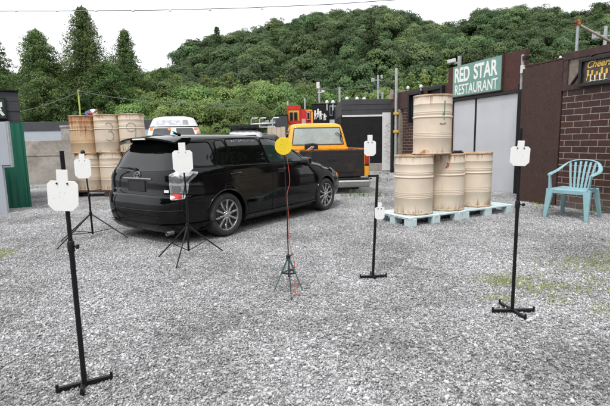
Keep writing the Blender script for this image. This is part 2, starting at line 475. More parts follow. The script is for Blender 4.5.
def broad_crown(name, rx, ry, rz, nclump, per, leaf, clump=.3, base=-.45):
    cs, rs = [], []
    for i in range(nclump):
        d = RNG.normal(size=3); d /= np.linalg.norm(d)
        if d[2] < base: d[2] = -d[2]
        q = RNG.uniform(.55, .92)
        cs.append(d * q * np.array([rx, ry, rz])); rs.append(clump * RNG.uniform(.65, 1.35) * (rx + ry + rz) / 3)
    return np_mesh(name, *clump_cloud(cs, rs, per, leaf, .38, .9))

def conifer_crown(name, h, r, n, per, leaf, z0=.08, power=.8, wob=.25):
    cs, rs = [], []
    for i in range(n):
        u = RNG.uniform(0, 1) ** .8
        z = h * (z0 + (1 - z0) * u)
        rad = r * (1 - u) ** power * (1 + wob * math.sin(7 * u * 3 + RNG.uniform(0, 2)))
        a = RNG.uniform(0, 2 * PI); q = RNG.uniform(.5, 1.05)
        cs.append((math.cos(a) * rad * q, math.sin(a) * rad * q, z - rad * q * .18)); rs.append((.16 + .22 * (1 - u)) * r * RNG.uniform(.7, 1.3))
    cs.append((0, 0, h)); rs.append(.14 * r)
    return np_mesh(name, *clump_cloud(cs, rs, per, leaf, .8))

def spray_conifer(name, h, r, nb, per, leaf, z0=.06, power=.75, droop=.5):
    """whorls of drooping branches, each carrying needle sprays"""
    Ps, Ns, Ss, Ts = [], [], [], []
    ga = 2.39996
    for i in range(nb):
        u = (i + RNG.uniform(0, 1)) / nb; u = u ** .85
        L = r * (1 - u) ** power * RNG.uniform(.50, 1.30) + .10; a = i * ga + RNG.uniform(-.4, .4); zb = h * (z0 + (1 - z0) * u)
        tone = RNG.uniform(.2, .75); d = np.array([math.cos(a), math.sin(a), 0])
        nk = max(2, int(2 + 4 * L / r))
        for k in range(nk):
            q = .25 + .78 * k / max(1, nk - 1)
            c = d * L * q + np.array([0, 0, zb + .28 * L * q - droop * L * q * q]); rc = (.085 * r + .10 * L) * RNG.uniform(.75, 1.25)
            m = max(10, int(per * RNG.uniform(.7, 1.3) * (.45 + .55 * L / r)))
            e = RNG.normal(size=(m, 3)); e /= np.linalg.norm(e, axis=1, keepdims=True); e *= RNG.uniform(.3, 1.0, (m, 1)) ** .5
            Ps.append(c + e * rc * np.array([1, 1, .62])); Ns.append(e + np.array([0, 0, .55]) + d * .3 + RNG.normal(size=(m, 3)) * .45)
            Ss.append(leaf * RNG.uniform(.6, 1.35, m)); Ts.append(np.clip(tone + .18 * e[:, 2] + RNG.normal(size=m) * .12, 0, 1))
    m = 90; t_ = RNG.uniform(0, 1, m); e = RNG.normal(size=(m, 3)) * .5
    Ps.append(np.stack([e[:, 0] * .10 * r * (1.2 - t_), e[:, 1] * .10 * r * (1.2 - t_), h * .94 + h * .085 * t_], 1)); Ns.append(e + np.array([0, 0, .3])); Ss.append(leaf * RNG.uniform(.6, 1.2, m)); Ts.append(RNG.uniform(.3, .7, m))
    return np_mesh(name, *leaf_quads(np.concatenate(Ps), np.concatenate(Ns), np.concatenate(Ss), np.concatenate(Ts), .42))

def scatter(name, pts, rots, scl, pick, sources, kind, label=None):
    """one object that instances the sources at points (stuff only)"""
    c = bpy.data.collections.new(name + ' sources')
    for s in sources: c.objects.link(s)
    me = bpy.data.meshes.new(name); me.from_pydata([tuple(p) for p in pts], [], [])
    a = me.attributes.new('rot', 'FLOAT_VECTOR', 'POINT'); a.data.foreach_set('vector', np.array(rots, np.float32).ravel())
    a = me.attributes.new('scl', 'FLOAT_VECTOR', 'POINT'); a.data.foreach_set('vector', np.array(scl, np.float32).ravel())
    a = me.attributes.new('pick', 'INT', 'POINT'); a.data.foreach_set('value', np.array(pick, np.int32))
    o = link(name, me); tag(o, label=label, kind=kind)
    g = bpy.data.node_groups.new(name, 'GeometryNodeTree')
    g.interface.new_socket('Geometry', in_out='INPUT', socket_type='NodeSocketGeometry'); g.interface.new_socket('Geometry', in_out='OUTPUT', socket_type='NodeSocketGeometry')
    N = g.nodes; L = g.links
    gi = N.new('NodeGroupInput'); go = N.new('NodeGroupOutput'); ip = N.new('GeometryNodeInstanceOnPoints'); ci = N.new('GeometryNodeCollectionInfo')
    ci.inputs['Collection'].default_value = c; ci.inputs['Separate Children'].default_value = True; ci.inputs['Reset Children'].default_value = True
    def na(n, t):
        x = N.new('GeometryNodeInputNamedAttribute'); x.data_type = t; x.inputs['Name'].default_value = n; return x
    r = na('rot', 'FLOAT_VECTOR'); e = N.new('FunctionNodeEulerToRotation'); s = na('scl', 'FLOAT_VECTOR'); p = na('pick', 'INT')
    L.new(gi.outputs[0], ip.inputs['Points']); L.new(ci.outputs[0], ip.inputs['Instance']); ip.inputs['Pick Instance'].default_value = True
    L.new(p.outputs[0], ip.inputs['Instance Index']); L.new(r.outputs[0], e.inputs[0]); L.new(e.outputs[0], ip.inputs['Rotation']); L.new(s.outputs[0], ip.inputs['Scale'])
    L.new(ip.outputs[0], go.inputs[0])
    md = o.modifiers.new('scatter', 'NODES'); md.node_group = g
    return o

def source(name, me, m):
    me.materials.append(m)
    return bpy.data.objects.new(name, me)

# ------------------------------------------------------------------ world, sun, camera
ELEV, AZ = math.radians(58), math.radians(200)
w = bpy.data.worlds.new('World'); SC.world = w; w.use_nodes = True
t = NT.__new__(NT); t.t = w.node_tree; t.t.nodes.clear()
sky = t.n('ShaderNodeTexSky', sky_type='NISHITA', sun_disc=False, sun_elevation=ELEV, sun_rotation=AZ)
sky.air_density = 1.5; sky.dust_density = 6
hs = t.n('ShaderNodeHueSaturation'); hs.inputs['Saturation'].default_value = .12; t.l(sky, 0, hs, 'Color')
mx = t.mix(.80, (hs, 'Color'), (11.6, 11.8, 12.2))
bg = t.n('ShaderNodeBackground'); bg.inputs['Strength'].default_value = .1; t.l(mx, 2, bg, 'Color')
ow = t.n('ShaderNodeOutputWorld'); t.l(bg, 0, ow, 'Surface')

sun = bpy.data.lights.new('sun', 'SUN'); sun.energy = 1.35; sun.angle = math.radians(10); sun.color = (1, .97, .92)
so = bpy.data.objects.new('sun', sun); COL.objects.link(so); so.location = (0, 0, 60)
sd = Vector((math.sin(AZ) * math.cos(ELEV), math.cos(AZ) * math.cos(ELEV), math.sin(ELEV)))
so.rotation_euler = sd.to_track_quat('Z', 'Y').to_euler()

EYE = 1.27
th, ro = math.atan(61 / 430), .020
fw = Vector((0, math.cos(th), -math.sin(th))); r0 = Vector((1, 0, 0)); u0 = Vector((0, math.sin(th), math.cos(th)))
rt = r0 * math.cos(ro) - u0 * math.sin(ro); up = u0 * math.cos(ro) + r0 * math.sin(ro)
cam = bpy.data.cameras.new('camera'); cam.sensor_width = 36; cam.lens = 36 * 430 / 610; cam.clip_end = 3000; cam.clip_start = .05
co = bpy.data.objects.new('camera', cam); COL.objects.link(co)
co.matrix_world = Matrix(((rt.x, up.x, -fw.x, 0), (rt.y, up.y, -fw.y, 0), (rt.z, up.z, -fw.z, EYE), (0, 0, 0, 1)))
SC.camera = co
SC.view_settings.view_transform = 'Standard'; SC.view_settings.look = 'None'; SC.view_settings.gamma = 1
SC.view_settings.exposure = .60
SC.render.engine = 'CYCLES'
SC.cycles.max_bounces = 6; SC.cycles.diffuse_bounces = 3; SC.cycles.transparent_max_bounces = 4
SC.cycles.use_denoising = True

# ------------------------------------------------------------------ ground, gravel, hills
me = bpy.data.meshes.new('ground'); me.from_pydata([(-700, -300, 0), (700, -300, 0), (700, 1400, 0), (-700, 1400, 0)], [], [(0, 1, 2, 3)])
tag(link('ground', me, M['ground']), kind='structure')

ICO_V, ICO_F = None, None
bm = bmesh.new(); bmesh.ops.create_icosphere(bm, subdivisions=1, radius=1)
ICO_V = np.array([v.co[:] for v in bm.verts]); ICO_F = np.array([[v.index for v in f.verts] for f in bm.faces]); bm.free()

# a blunt octahedron-cut block: 10 corners, flat facets
CUB_V = np.array([(-1, -.7, -.6), (1, -.8, -.6), (.9, .8, -.6), (-.9, .7, -.6), (-.8, -.6, .55), (.7, -.7, .6), (.8, .6, .5), (-.7, .7, .6), (0, 0, 1.0), (1.25, 0, 0)]) * .8
CUB_F = np.array([(0, 3, 2), (0, 2, 1), (0, 1, 5), (0, 5, 4), (1, 9, 5), (9, 6, 5), (1, 2, 9), (2, 6, 9), (2, 3, 7), (2, 7, 6), (3, 0, 4), (3, 4, 7), (4, 5, 8), (5, 6, 8), (6, 7, 8), (7, 4, 8)])
def stone_tile(name, n, side=1.0, lo=.0040, hi=.0108):
    Vs, Fs, Ts = [], [], []
    for i in range(n):
        s = lo + (hi - lo) * RNG.random() ** 1.7
        if RNG.random() < .012: s *= 1.7
        v = CUB_V * (1 + RNG.uniform(-.42, .30, (len(CUB_V), 3)))
        v = v * np.array([1, RNG.uniform(.55, .95), RNG.uniform(.4, .8)]) * s
        q = np.array(Euler((RNG.uniform(-1.2, 1.2), RNG.uniform(-1.2, 1.2), RNG.uniform(0, 6.28))).to_matrix())
        v = v @ q.T + np.array([RNG.uniform(-.5, .5) * side, RNG.uniform(-.5, .5) * side, RNG.uniform(-.2, .9) * s * .8])
        Vs.append(v); Fs.append(CUB_F + i * len(CUB_V)); Ts.append(np.full(len(CUB_F), RNG.beta(1.3, 1.5)))
    return np_mesh(name, np.concatenate(Vs), np.concatenate(Fs), np.concatenate(Ts))

tiles = [source('stones %d' % i, stone_tile('stones %d' % i, 9600), M['stone']) for i in range(5)]
P_, R_, S_, K_ = [], [], [], []
y = 1.5
while y < 19:
    half = .80 * y + 1.6
    x = -half
    while x < half:
        P_.append((x + random.uniform(-.05, .05), y + random.uniform(-.05, .05), .001)); R_.append((0, 0, random.choice((0, PI / 2, PI, 1.5 * PI))))
        S_.append((1.06, 1.06, 1)); K_.append(random.randrange(5)); x += 1.0
    y += 1.0
scatter('gravel', P_, R_, S_, K_, tiles, 'stuff', 'loose grey and white crushed stone covering the whole yard')

# larger loose stones lying on the gravel here and there
def big_stone():
    v = CUB_V * (1 + RNG.uniform(-.35, .25, (len(CUB_V), 3))) * np.array([1, .8, .6])
    return np_mesh('loose stone', v, CUB_F.copy(), np.full(len(CUB_F), .9))
bigs = [source('big stone %d' % i, big_stone(), M['stone']) for i in range(4)]
P_, R_, S_, K_ = [], [], [], []
for i in range(420):
    y = 1.8 + 9 * random.random() ** 1.6; x = random.uniform(-.8, .8) * y
    s = random.uniform(.011, .021)
    P_.append((x, y, s * .35)); R_.append((0, 0, random.uniform(0, 6.3))); S_.append((s, s, s)); K_.append(random.randrange(4))
scatter('loose_pebbles', P_, R_, S_, K_, bigs, 'stuff', 'larger pale stones lying loose on the gravel')

def blades(name, patches, n, h, wd, seed, m='grass', text='sparse yellow green grass and moss growing through the gravel'):
    r = np.random.default_rng(seed); V, Fc, T = [], [], []
    k = 0
    for (cx, cy, rx, ry, cnt, hh) in patches:
        tufts = [(cx + r.normal() * rx * .62, cy + r.normal() * ry * .75) for _ in range(max(3, cnt // 9))]
        for j in range(cnt):
            tx, ty = tufts[r.integers(len(tufts))]
            b = np.array([tx + r.normal() * .035, ty + r.normal() * .035, .004])
            a = r.uniform(0, 6.28); le = np.array([math.cos(a), math.sin(a), 0]); H_ = .007 + hh * .75 * r.uniform(.5, 1.2); sd_ = np.array([-le[1], le[0], 0]) * wd * r.uniform(.6, 1.2)
            bend = r.uniform(.2, 1.0) * H_
            V += [b - sd_, b + sd_, b + le * bend * .45 + sd_ * .7 + np.array([0, 0, H_ * .7]), b + le * bend * .45 - sd_ * .7 + np.array([0, 0, H_ * .7]), b + le * bend + np.array([0, 0, H_])]
            Fc += [(k, k + 1, k + 2), (k, k + 2, k + 3), (k + 3, k + 2, k + 4)]; T += [np.clip(r.normal(.55, .25), 0, 1)] * 3; k += 5
    o = link(name, np_mesh(name, np.array(V), np.array(Fc), np.array(T)), M[m])
    return tag(o, text, kind='stuff')
pt = []
for (cx, cy, rx, ry, c, h) in [(1.80, 3.72, .25, .14, 700, .020), (1.55, 3.30, .16, .07, 180, .018), (2.05, 3.5, .25, .1, 330, .020), (2.75, 4.15, .45, .16, 800, .022), (2.55, 3.55, .3, .15, 420, .020), (2.2, 3.05, .2, .1, 130, .018), (1.95, 3.2, .12, .12, 130, .018), (2.95, 3.5, .2, .15, 240, .02), (3.3, 4.4, .3, .2, 330, .022), (-3.72, 5.05, .22, .22, 420, .04), (-3.0, 6.6, .3, .1, 60, .025), (-2.6, 5.2, .2, .08, 50, .02), (3.4, 8.0, .3, .1, 160, .05), (4.35, 8.0, .1, .3, 130, .05), (-4.2, 9.4, .6, .3, 240, .04)]:
    pt.append((cx, cy, rx, ry, c, h))
blades('grass', pt, 0, 0, .0022, 5)

wp_, wn_, ws_, wt_ = [], [], [], []
for (cx, cy, rx, ry, cnt, hh) in [(1.30, 9.95, .26, .16, 420, .13), (1.62, 9.75, .10, .16, 240, .16), (1.0, 9.9, .2, .1, 120, .07), (2.6, 13.5, .5, .6, 420, .08), (3.1, 15.8, .4, .6, 420, .14), (4.80, 6.98, .10, .16, 200, .11), (-8.6, 13.4, .5, .25, 300, .16), (4.45, 8.1, .06, .4, 140, .05)]:
    for _ in range(max(4, cnt // 22)):
        tx, ty, th_ = cx + RNG.normal() * rx, cy + RNG.normal() * ry, hh * RNG.uniform(.35, 1.25)
        for _ in range(22):
            q = RNG.random(); a = RNG.uniform(0, 6.28); rr = th_ * .55 * RNG.random()
            wp_.append((tx + rr * math.cos(a), ty + rr * math.sin(a), .01 + th_ * q)); wn_.append((math.cos(a) * .6 + RNG.normal() * .4, math.sin(a) * .6 + RNG.normal() * .4, .7)); ws_.append(.011 * RNG.uniform(.6, 1.7)); wt_.append(np.clip(RNG.normal(.4, .22), 0, 1))
tag(link('weeds', np_mesh('weeds', *leaf_quads(np.array(wp_), np.array(wn_), np.array(ws_), np.array(wt_), .5)), M['leaf_bush']), 'low leafy weeds growing beside the vehicles and walls', kind='stuff')
RIDGE = [(-400, 70), (-150, 72), (0, 76), (60, 74), (120, 78), (160, 78), (176, 70), (190, 55), (205, 47), (228, 38), (250, 33), (275, 27), (300, 24), (335, 19), (372, 13), (395, 16), (420, 29), (436, 32), (470, 18), (490, 14), (515, 13), (560, 20), (600, 13), (650, 4), (760, 10), (1000, 30)]
YR = 122.
def ridge_z(x, y):
    px = 305 + 430 * x / max(y, 30)
    for (a, b), (c, d) in zip(RIDGE, RIDGE[1:]):
        if a <= px <= c:
            yy = b + (d - b) * (px - a) / (c - a); break
    else: yy = 60
    return (142 - .02 * (px - 305) - yy) * YR / 430 + EYE - 6.0
def hill_z(x, y):
    u = (y - 52) / (YR - 52)
    if u <= 0: return -.3
    zr = ridge_z(x, y)
    if u < 1: k = u * u * (3 - 2 * u) * .35 + u * .65
    else: k = 1 - .25 * min(1, (u - 1)) - .1 * (u - 1)
    return max(-.3, zr * k)
nx, ny = 110, 46
V = []; Fc = []
for j in range(ny):
    y = 50 + 160 * j / (ny - 1)
    for i in range(nx):
        x = (-1.25 + 2.5 * i / (nx - 1)) * max(y, 60)
        V.append((x, y, hill_z(x, y)))
for j in range(ny - 1):
    for i in range(nx - 1):
        a = j * nx + i; Fc.append((a, a + 1, a + nx + 1, a + nx))
me = bpy.data.meshes.new('hill'); me.from_pydata(V, [], Fc); me.polygons.foreach_set('use_smooth', [True] * len(Fc))
tag(link('hill', me, M['hill']), kind='structure')

# ------------------------------------------------------------------ wood on the hill (one mass far off), plus added unseen crowns round the camera
wood = [source('wood crown %d' % i, broad_crown('wood crown %d' % i, 1, 1, random.uniform(.8, 1.05), 58, 150, .036, .25, -.35), M['leaf_wood']) for i in range(6)]
wood += [source('wood spire %d' % i, conifer_crown('wood spire %d' % i, 2.6, .75, 90, 110, .036, .0), M['leaf_wood']) for i in range(2)]
P_, R_, S_, K_ = [], [], [], []
cells = []
yy = 56.
while yy < 134:
    st = 5.4
    xx = -.95 * yy
    while xx < .95 * yy:
        cells.append((xx + random.uniform(-1.9, 1.9), yy + random.uniform(-1.9, 1.9))); xx += st * random.uniform(.85, 1.15)
    yy += st * .93
for x, y in cells:
    if not (-.95 < x / y < .82): continue
    z = hill_z(x, y)
    s = random.uniform(2.7, 4.7)
    if y > 112: s = min(s, 3.8)
    k = random.randrange(6)
    if random.random() < .05 and y < 104: k = 6 + random.randrange(2); s *= .9
    P_.append((x, y, z + s * (.62 if k < 6 else -.1))); R_.append((0, 0, random.uniform(0, 6.3))); S_.append((s * random.uniform(.9, 1.15), s * random.uniform(.9, 1.15), s * random.uniform(.85, 1.2))); K_.append(k)
for i in range(190):  # added unseen crowns behind the camera, darkening the wagon's reflections and blocking sky
    a = random.uniform(PI * 1.06, PI * 2.08); d = random.uniform(17, 32); s = random.uniform(2.6, 4.2)
    P_.append((d * math.cos(a), d * math.sin(a), s * .6 + random.uniform(0, 1) * (d - 13) * .75)); R_.append((0, 0, random.uniform(0, 6.3))); S_.append((s, s, s)); K_.append(random.randrange(6))
for i in range(75):  # more added crowns out of view at the right, shaped for side window reflections
    a = random.uniform(-.22, .60); d = random.uniform(20, 36); s = random.uniform(2.2, 3.8)
    P_.append((d * math.cos(a), d * math.sin(a), s * .6 + random.random() ** .7 * d * .46)); R_.append((0, 0, random.uniform(0, 6.3))); S_.append((s, s, s * random.uniform(.9, 1.4))); K_.append(random.randrange(6))
scatter('hillside_wood', P_, R_, S_, K_, wood, 'stuff', 'dense dark green broadleaf wood covering the hill behind the yard, plus added unseen crowns around it')

# ------------------------------------------------------------------ single conifers at the left
def trunk_mesh(h, r):
    b = MB(); pts = [(0, 0, 0), (.03 * r, 0, h * .3), (-.03, .03, h * .65), (0, 0, h * .97)]
    b.tube(pts, [r, r * .75, r * .45, r * .08], 9)
    for i in range(14):
        z = h * random.uniform(.15, .85); a = random.uniform(0, 6.28); L = (1 - z / h) * r * 9 * random.uniform(.6, 1)
        b.tube([(0, 0, z), (math.cos(a) * L * .5, math.sin(a) * L * .5, z + .05), (math.cos(a) * L, math.sin(a) * L, z - .12 * L)], [r * .18, r * .12, r * .03], 5)
    return b.mesh('trunk', 60)
def tree(name, loc, crown, h, r, m, label, group, cat='tree'):
    t = empty(name, loc, random.uniform(0, 6), label, cat, group)
    link('trunk', trunk_mesh(h, r), M['bark'], t)
    link('crown', crown, m, t)
    return t
CED = 'conifers at the edge of the yard'
def cedar(x, y, h, r, n, label, power=.8, per=115, z0=.05, leaf=.062):
    tree('cedar_tree', (x, y, 0), spray_conifer('crown', h, r, int(n * .86), per, leaf, z0, power), h * .96, .22, M['leaf_cedar'], label, CED)
cedar(-18.3, 31.0, 9.2, 2.9, 320, 'broad conifer with a blunt creeper covered top, left of the tallest conifer', .56)
cedar(-15.25, 31.5, 10.75, 3.5, 340, 'tallest dark conifer with a pointed crooked top, behind the rust streaked drums', .78)
cedar(-13.2, 33.5, 9.7, 2.8, 300, 'slender pointed conifer with a thin spire, right of the tallest conifer', .85)
cedar(-21.9, 31.5, 9.0, 2.3, 170, 'conifer cut by the left edge of the photo, above the dark cabin', .55)
cedar(-13.6, 31.0, 7.0, 2.7, 200, 'low bushy conifer in front of the slender spire, beside the tallest conifer', .4)
cedar(-16.9, 29.2, 5.8, 2.6, 200, 'short rounded conifer filling the gap between the two largest conifers', .35)
cedar(-20.0, 35, 7.4, 2.2, 140, 'half hidden conifer standing behind the blunt creeper covered one', .5)
cedar(-11.9, 37.5, 7.6, 2.3, 150, 'round topped conifer at the right end of the conifer row', .35)

# ------------------------------------------------------------------ creeper covered bushes and pale bamboo between yard and hill
BUSH = 'creeper covered bushes behind the yard'
bush_meshes = [broad_crown('crown', 1, 1, 1.0, 85, 200, .031, .25, -1.0) for i in range(4)]
for b in bush_meshes: b.materials.append(M['leaf_bush'])
stem = MB(); stem.tube([(0, 0, -1.3), (.02, 0, -.4), (.05, .03, .3)], [.10, .08, .03], 7)
for a in range(5): stem.tube([(.02, 0, -.5), (.3 * math.cos(a * 1.3), .3 * math.sin(a * 1.3), 0), (.55 * math.cos(a * 1.3), .55 * math.sin(a * 1.3), .35)], [.05, .03, .01], 5)
stem = stem.mesh('trunk', 60); stem.materials.append(M['bark'])
def place(px, py, Y):
    d = fw + rt * ((px - 305) / 430) + up * ((203 - py) / 430)
    d = d * (Y / d.y); return Vector((d.x, Y, EYE + d.z))
bush_spec = [(150, 100, 33, 2.1), (163, 92, 36, 2.3), (180, 96, 33, 2.2), (196, 98, 31, 2.0), (210, 104, 30, 1.7), (226, 101, 32, 2.0), (243, 99, 32, 2.2), (258, 95, 33, 2.3), (272, 99, 31, 2.0), (286, 96, 34, 2.3), (300, 98, 38, 2.4), (168, 108, 28, 1.5), (188, 110, 27, 1.5), (206, 114, 27, 1.3), (222, 113, 27, 1.4), (240, 112, 28, 1.6), (256, 111, 28, 1.5), (276, 112, 30, 1.5), (140, 111, 28, 1.5), (316, 101, 42, 2.4), (334, 104, 44, 2.3), (350, 101, 46, 2.6), (155, 80, 44, 2.4), (385, 97, 46, 2.2)]
for i, (px, py, Y, s) in enumerate(bush_spec):
    p = place(px, py, Y)
    t = empty('creeper_bush', (p.x, Y, (p.z + .45 * s) / 2), random.uniform(0, 6.3), 'rounded bush smothered in light green creeper between the parked vehicles and the hill', 'bush', BUSH)
    for me in (bush_meshes[i % 4], stem):
        o = link('crown' if me is not stem else 'trunk', me, None, t)
        o.scale = (s * 1.15, s * 1.1, (p.z + .45 * s) / 2) if me is not stem else (s, s, (p.z + .45 * s) / 2 / 1.3)
BAM = 'pale feathery trees at the foot of the hill'
bam_meshes = [conifer_crown('crown', 4.6, 1.25, 60, 80, .10, .0, .55) for i in range(3)]
for b in bam_meshes: b.materials.append(M['leaf_bamboo'])
btr = MB(); btr.tube([(0, 0, -3), (.02, 0, 1), (.1, 0, 4.4)], [.07, .06, .01], 6); btr = btr.mesh('trunk', 60); btr.materials.append(M['bark'])
for i, (px, py, Y, s) in enumerate([(205, 78, 46, 1.0), (216, 80, 45, .9), (228, 76, 47, 1.05), (238, 82, 45, .9), (192, 84, 45, .85), (252, 84, 46, .9), (268, 82, 48, .95), (282, 78, 50, 1.05), (398, 80, 50, .9), (410, 74, 52, 1.05), (424, 72, 54, 1.1), (438, 70, 54, 1.1), (449, 74, 52, .95), (418, 84, 46, .9), (402, 88, 44, .8), (436, 84, 46, .9), (446, 62, 60, 1.1), (176, 76, 52, .9)]):
    p = place(px, py, Y); z = p.z - 4.5 * s
    t = empty('bamboo_tree', (p.x, Y, z), random.uniform(0, 6.3), 'pale yellow green feathery tree standing against the dark wooded hill', 'tree', BAM)
    for me in (bam_meshes[i % 3], btr):
        o = link('crown' if me is not btr else 'trunk', me, None, t); o.scale = (s, s, s)

# ------------------------------------------------------------------ shooting targets on stands
TG = 'steel targets on stands'
def plate_poly(w, h, hw, hh):
    """silhouette: square head on a body with cut corners; origin bottom centre"""
    b = h - hh; c = w * .2
    return [(-w / 2 + c, 0), (w / 2 - c, 0), (w / 2, c), (w / 2, b - c * .55), (w / 2 - c * .6, b), (hw / 2, b), (hw / 2, h), (-hw / 2, h), (-hw / 2, b), (-w / 2 + c * .6, b), (-w / 2, b - c * .55), (-w / 2, c)]
def plate(parent, x, y, z, w, h, hw, hh, yaw=0, roll=0, th=.005):
    b = MB(); b.prism(plate_poly(w, h, hw, hh), -th / 2, th / 2)
    o = b.build('target_plate', M['plate_white'], parent, bevel=.0012, loc=(x, y, z), rot=(0, roll, yaw))
    bt = MB()
    for sx in (-1, 1): bt.lathe([(.0045, 0), (.0045, .004), (.002, .006)], 8, axis='y', c=(sx * w * .17, -th / 2 - .0005, h - hh - .012 * h / .2))
    for j in range(4):
        bt.lathe([(.0014, 0), (.0009, .0006)], 6, axis='y', c=(random.uniform(-.35, .35) * w, -th / 2 - .0002, random.uniform(.1, .7) * (h - hh)))
    bt.build('bolt', M['dark_metal'], o)
    return o
def cross_base(parent, arms, w=.023):
    for i, (x0, y0, x1, y1) in enumerate(arms):
        b = MB(); z = .018 + .0 * i
        b.bar((x0, y0, z), (x1, y1, z), w, .022 if i == 0 else .019)
        for (x, y) in ((x0, y0), (x1, y1)): b.bar((x, y, .0), (x, y, .045), .012, .012)
        b.build('foot_bar', M['black_steel'], parent, bevel=.002)
def pole(parent, pts, r, name='pole', m='black_steel'):
    b = MB()
    for (p, q), rr in zip(zip(pts, pts[1:]), r): b.tube([p, q], rr, 14)
    return b.build(name, M[m], parent, smooth=40)
def clamp(parent, z, r):
    b = MB(); b.lathe([(r, -.03), (r + .004, -.026), (r + .004, .022), (r, .028)], 14, c=(0, 0, z)); b.tube([(r, 0, z), (r + .02, -.01, z)], .005, 8); b.lathe([(.003, 0), (.012, .002), (.012, .012), (.004, .014)], 8, axis='x', c=(r + .018, -.01, z))
    return b.build('clamp', M['black_steel'], parent, smooth=40)

# large stand at the front left
s = empty('target_stand', (-1.19, 2.13, 0), 0, 'tall black pole stand with large white plate and cross foot, nearest on the bare gravel', 'target stand', TG)
cross_base(s, [(-.12, -.045, .11, .075), (.03, -.085, -.05, .10)])
pole(s, [(0, 0, .01), (0, 0, .77), (0, 0, 1.25)], [.0130, .0105]); clamp(s, .77, .0130)
plate(s, -.005, -.024, .955, .152, .205, .056, .055, 0, .05)
# stand at the right
s = empty('target_stand', (1.51, 3.02, 0), 0, 'tall black pole stand with small white plate, on grassy gravel near the chair', 'target stand', TG)
cross_base(s, [(-.15, -.015, .15, -.015), (-.03, .14, .02, -.15)])
pole(s, [(0, 0, .01), (0, 0, .80), (0, 0, 1.335)], [.0125, .0098]); clamp(s, .80, .0125)
plate(s, -.015, -.024, 1.075, .130, .175, .045, .04, -.1, .04)
# short stand with two plates
s = empty('target_stand', (.62, 3.88, 0), 0, 'short black pole stand carrying two small white plates, one raised on a thin rod', 'target stand', TG)
cross_base(s, [(-.12, -.02, .125, 0), (-.01, .06, .01, -.06)])
pole(s, [(0, 0, .01), (.04, 0, .965)], [.0125])
b = MB(); b.bar((.045, 0, .955), (-.045, 0, .955), .018, .018); b.build('cross_arm', M['black_steel'], s, bevel=.002)
b = MB(); b.tube([(-.025, -.006, .78), (-.036, 0, .95), (-.032, 0, 1.18)], .0045, 6); b.build('rod', M['steel'], s, smooth=50)
plate(s, -.03, -.012, 1.135, .105, .185, .045, .052)
o = plate(s, .056, -.03, .56, .088, .155, .036, .045)

def tripod(root, hub, foot_z, feet, brace_k, rings=True, r=.0092, m='black_steel', bottom=None):
    """legs from the hub to the feet, braces from the bottom of the tube"""
    hx, hy, hz = hub
    bt = bottom or (hx, hy, .03)
    for f in feet:
        b = MB(); b.tube([hub, (f[0], f[1], .012)], [r, r * .8], 10); b.build('leg', M[m], root, smooth=50)
    for f in feet:
        q = Vector(hub).lerp(Vector((f[0], f[1], .012)), brace_k)
        b = MB(); b.tube([bt, q], r * .55, 8); b.build('brace', M[m], root, smooth=50)
    b = MB(); b.lathe([(.013, -.03), (.022, -.024), (.022, .02), (.013, .026)], 12, c=hub); b.build('hub', M[m], root, smooth=40)

# tripod by the drums
s = empty('target_tripod', (-2.99, 5.93, 0), 0, 'black tripod stand with cut corner white plate standing in front of the stacked drums', 'target stand', TG)
pole(s, [(0, 0, .05), (-.005, 0, .60), (-.03, 0, 1.17)], [.0135, .0098]); clamp(s, .60, .0135)
tripod(s, (-.005, 0, .34), 0, [(-.30, -.28), (-.10, -.72), (.52, -.09)], .62, bottom=(0, 0, .07))
plate(s, -.045, -.022, .835, .225, .34, .075, .075)
b = MB(); b.lathe([(.02, 0), (.03, .01), (.03, .035), (.012, .06)], 10, c=(-.035, 0, 1.165)); b.build('cap', M['black_plastic'], s, smooth=50)
# tripod behind the wagon
s = empty('target_tripod', (-1.36, 4.86, 0), 0, 'black tripod stand with white plate standing against the rear corner of the black wagon', 'target stand', TG)
pole(s, [(0, 0, .05), (.015, 0, .62), (0, 0, .99)], [.0125, .0095])
tripod(s, (.005, 0, .345), 0, [(-.31, -.13), (.37, .12), (.02, -.56)], .55, bottom=(0, 0, .05))
plate(s, 0, -.022, .955, .225, .335, .078, .085)
# round yellow target
s = empty('gong_stand', (-.155, 3.64, 0), 0, 'thin pole on a small green tripod holding a round yellow disc', 'target stand', TG)
pole(s, [(.0, 0, .10), (.0, 0, .65), (-.012, 0, 1.18)], [.0055, .004], m='dark_metal')
b = MB(); b.lathe([(.0, -.003), (.072, -.003), (.0735, 0), (.072, .003), (.0, .003)], 40, axis='y', c=(-.015, -.012, 1.24)); d = b.build('disc', M['plate_yellow'], s, smooth=30)
b = MB()
for j in range(9): b.lathe([(.0019, 0), (.0011, .001)], 6, axis='y', c=(-.015 + random.gauss(0, .028), -.0155, 1.24 + random.gauss(0, .028)))
b.build('pit', M['dark_metal'], d)
hub = (0, 0, .285)
for fx, fy in ((-.125, -.11), (.125, -.12), (.03, -.32), (.09, .14)):
    b = MB(); q = Vector(hub).lerp(Vector((fx, fy, .01)), .48); b.tube([hub, q], .0075, 8); b.tube([q, (fx, fy, .008)], .0042, 8); b.build('leg', M['green_paint'] if fy > -.3 else M['dark_metal'], s, smooth=50)
b = MB(); c3 = [Vector(hub).lerp(Vector((fx, fy, .01)), .48) for fx, fy in ((-.125, -.11), (.125, -.12), (.05, .14))]
for i in range(3): b.bar(c3[i], c3[(i + 1) % 3], .02, .006)
for q in c3: b.tube([q, (0, -.02, .13)], .004, 6)
b.build('spreader', M['black_plastic'], s, bevel=.001)
b = MB(); b.lathe([(.01, -.02), (.02, -.016), (.02, .012), (.008, .02)], 12, c=hub); b.tube([(.01, 0, .29), (.035, -.01, .305)], .005, 8); b.build('hub', M['black_plastic'], s, smooth=40)
b = MB()
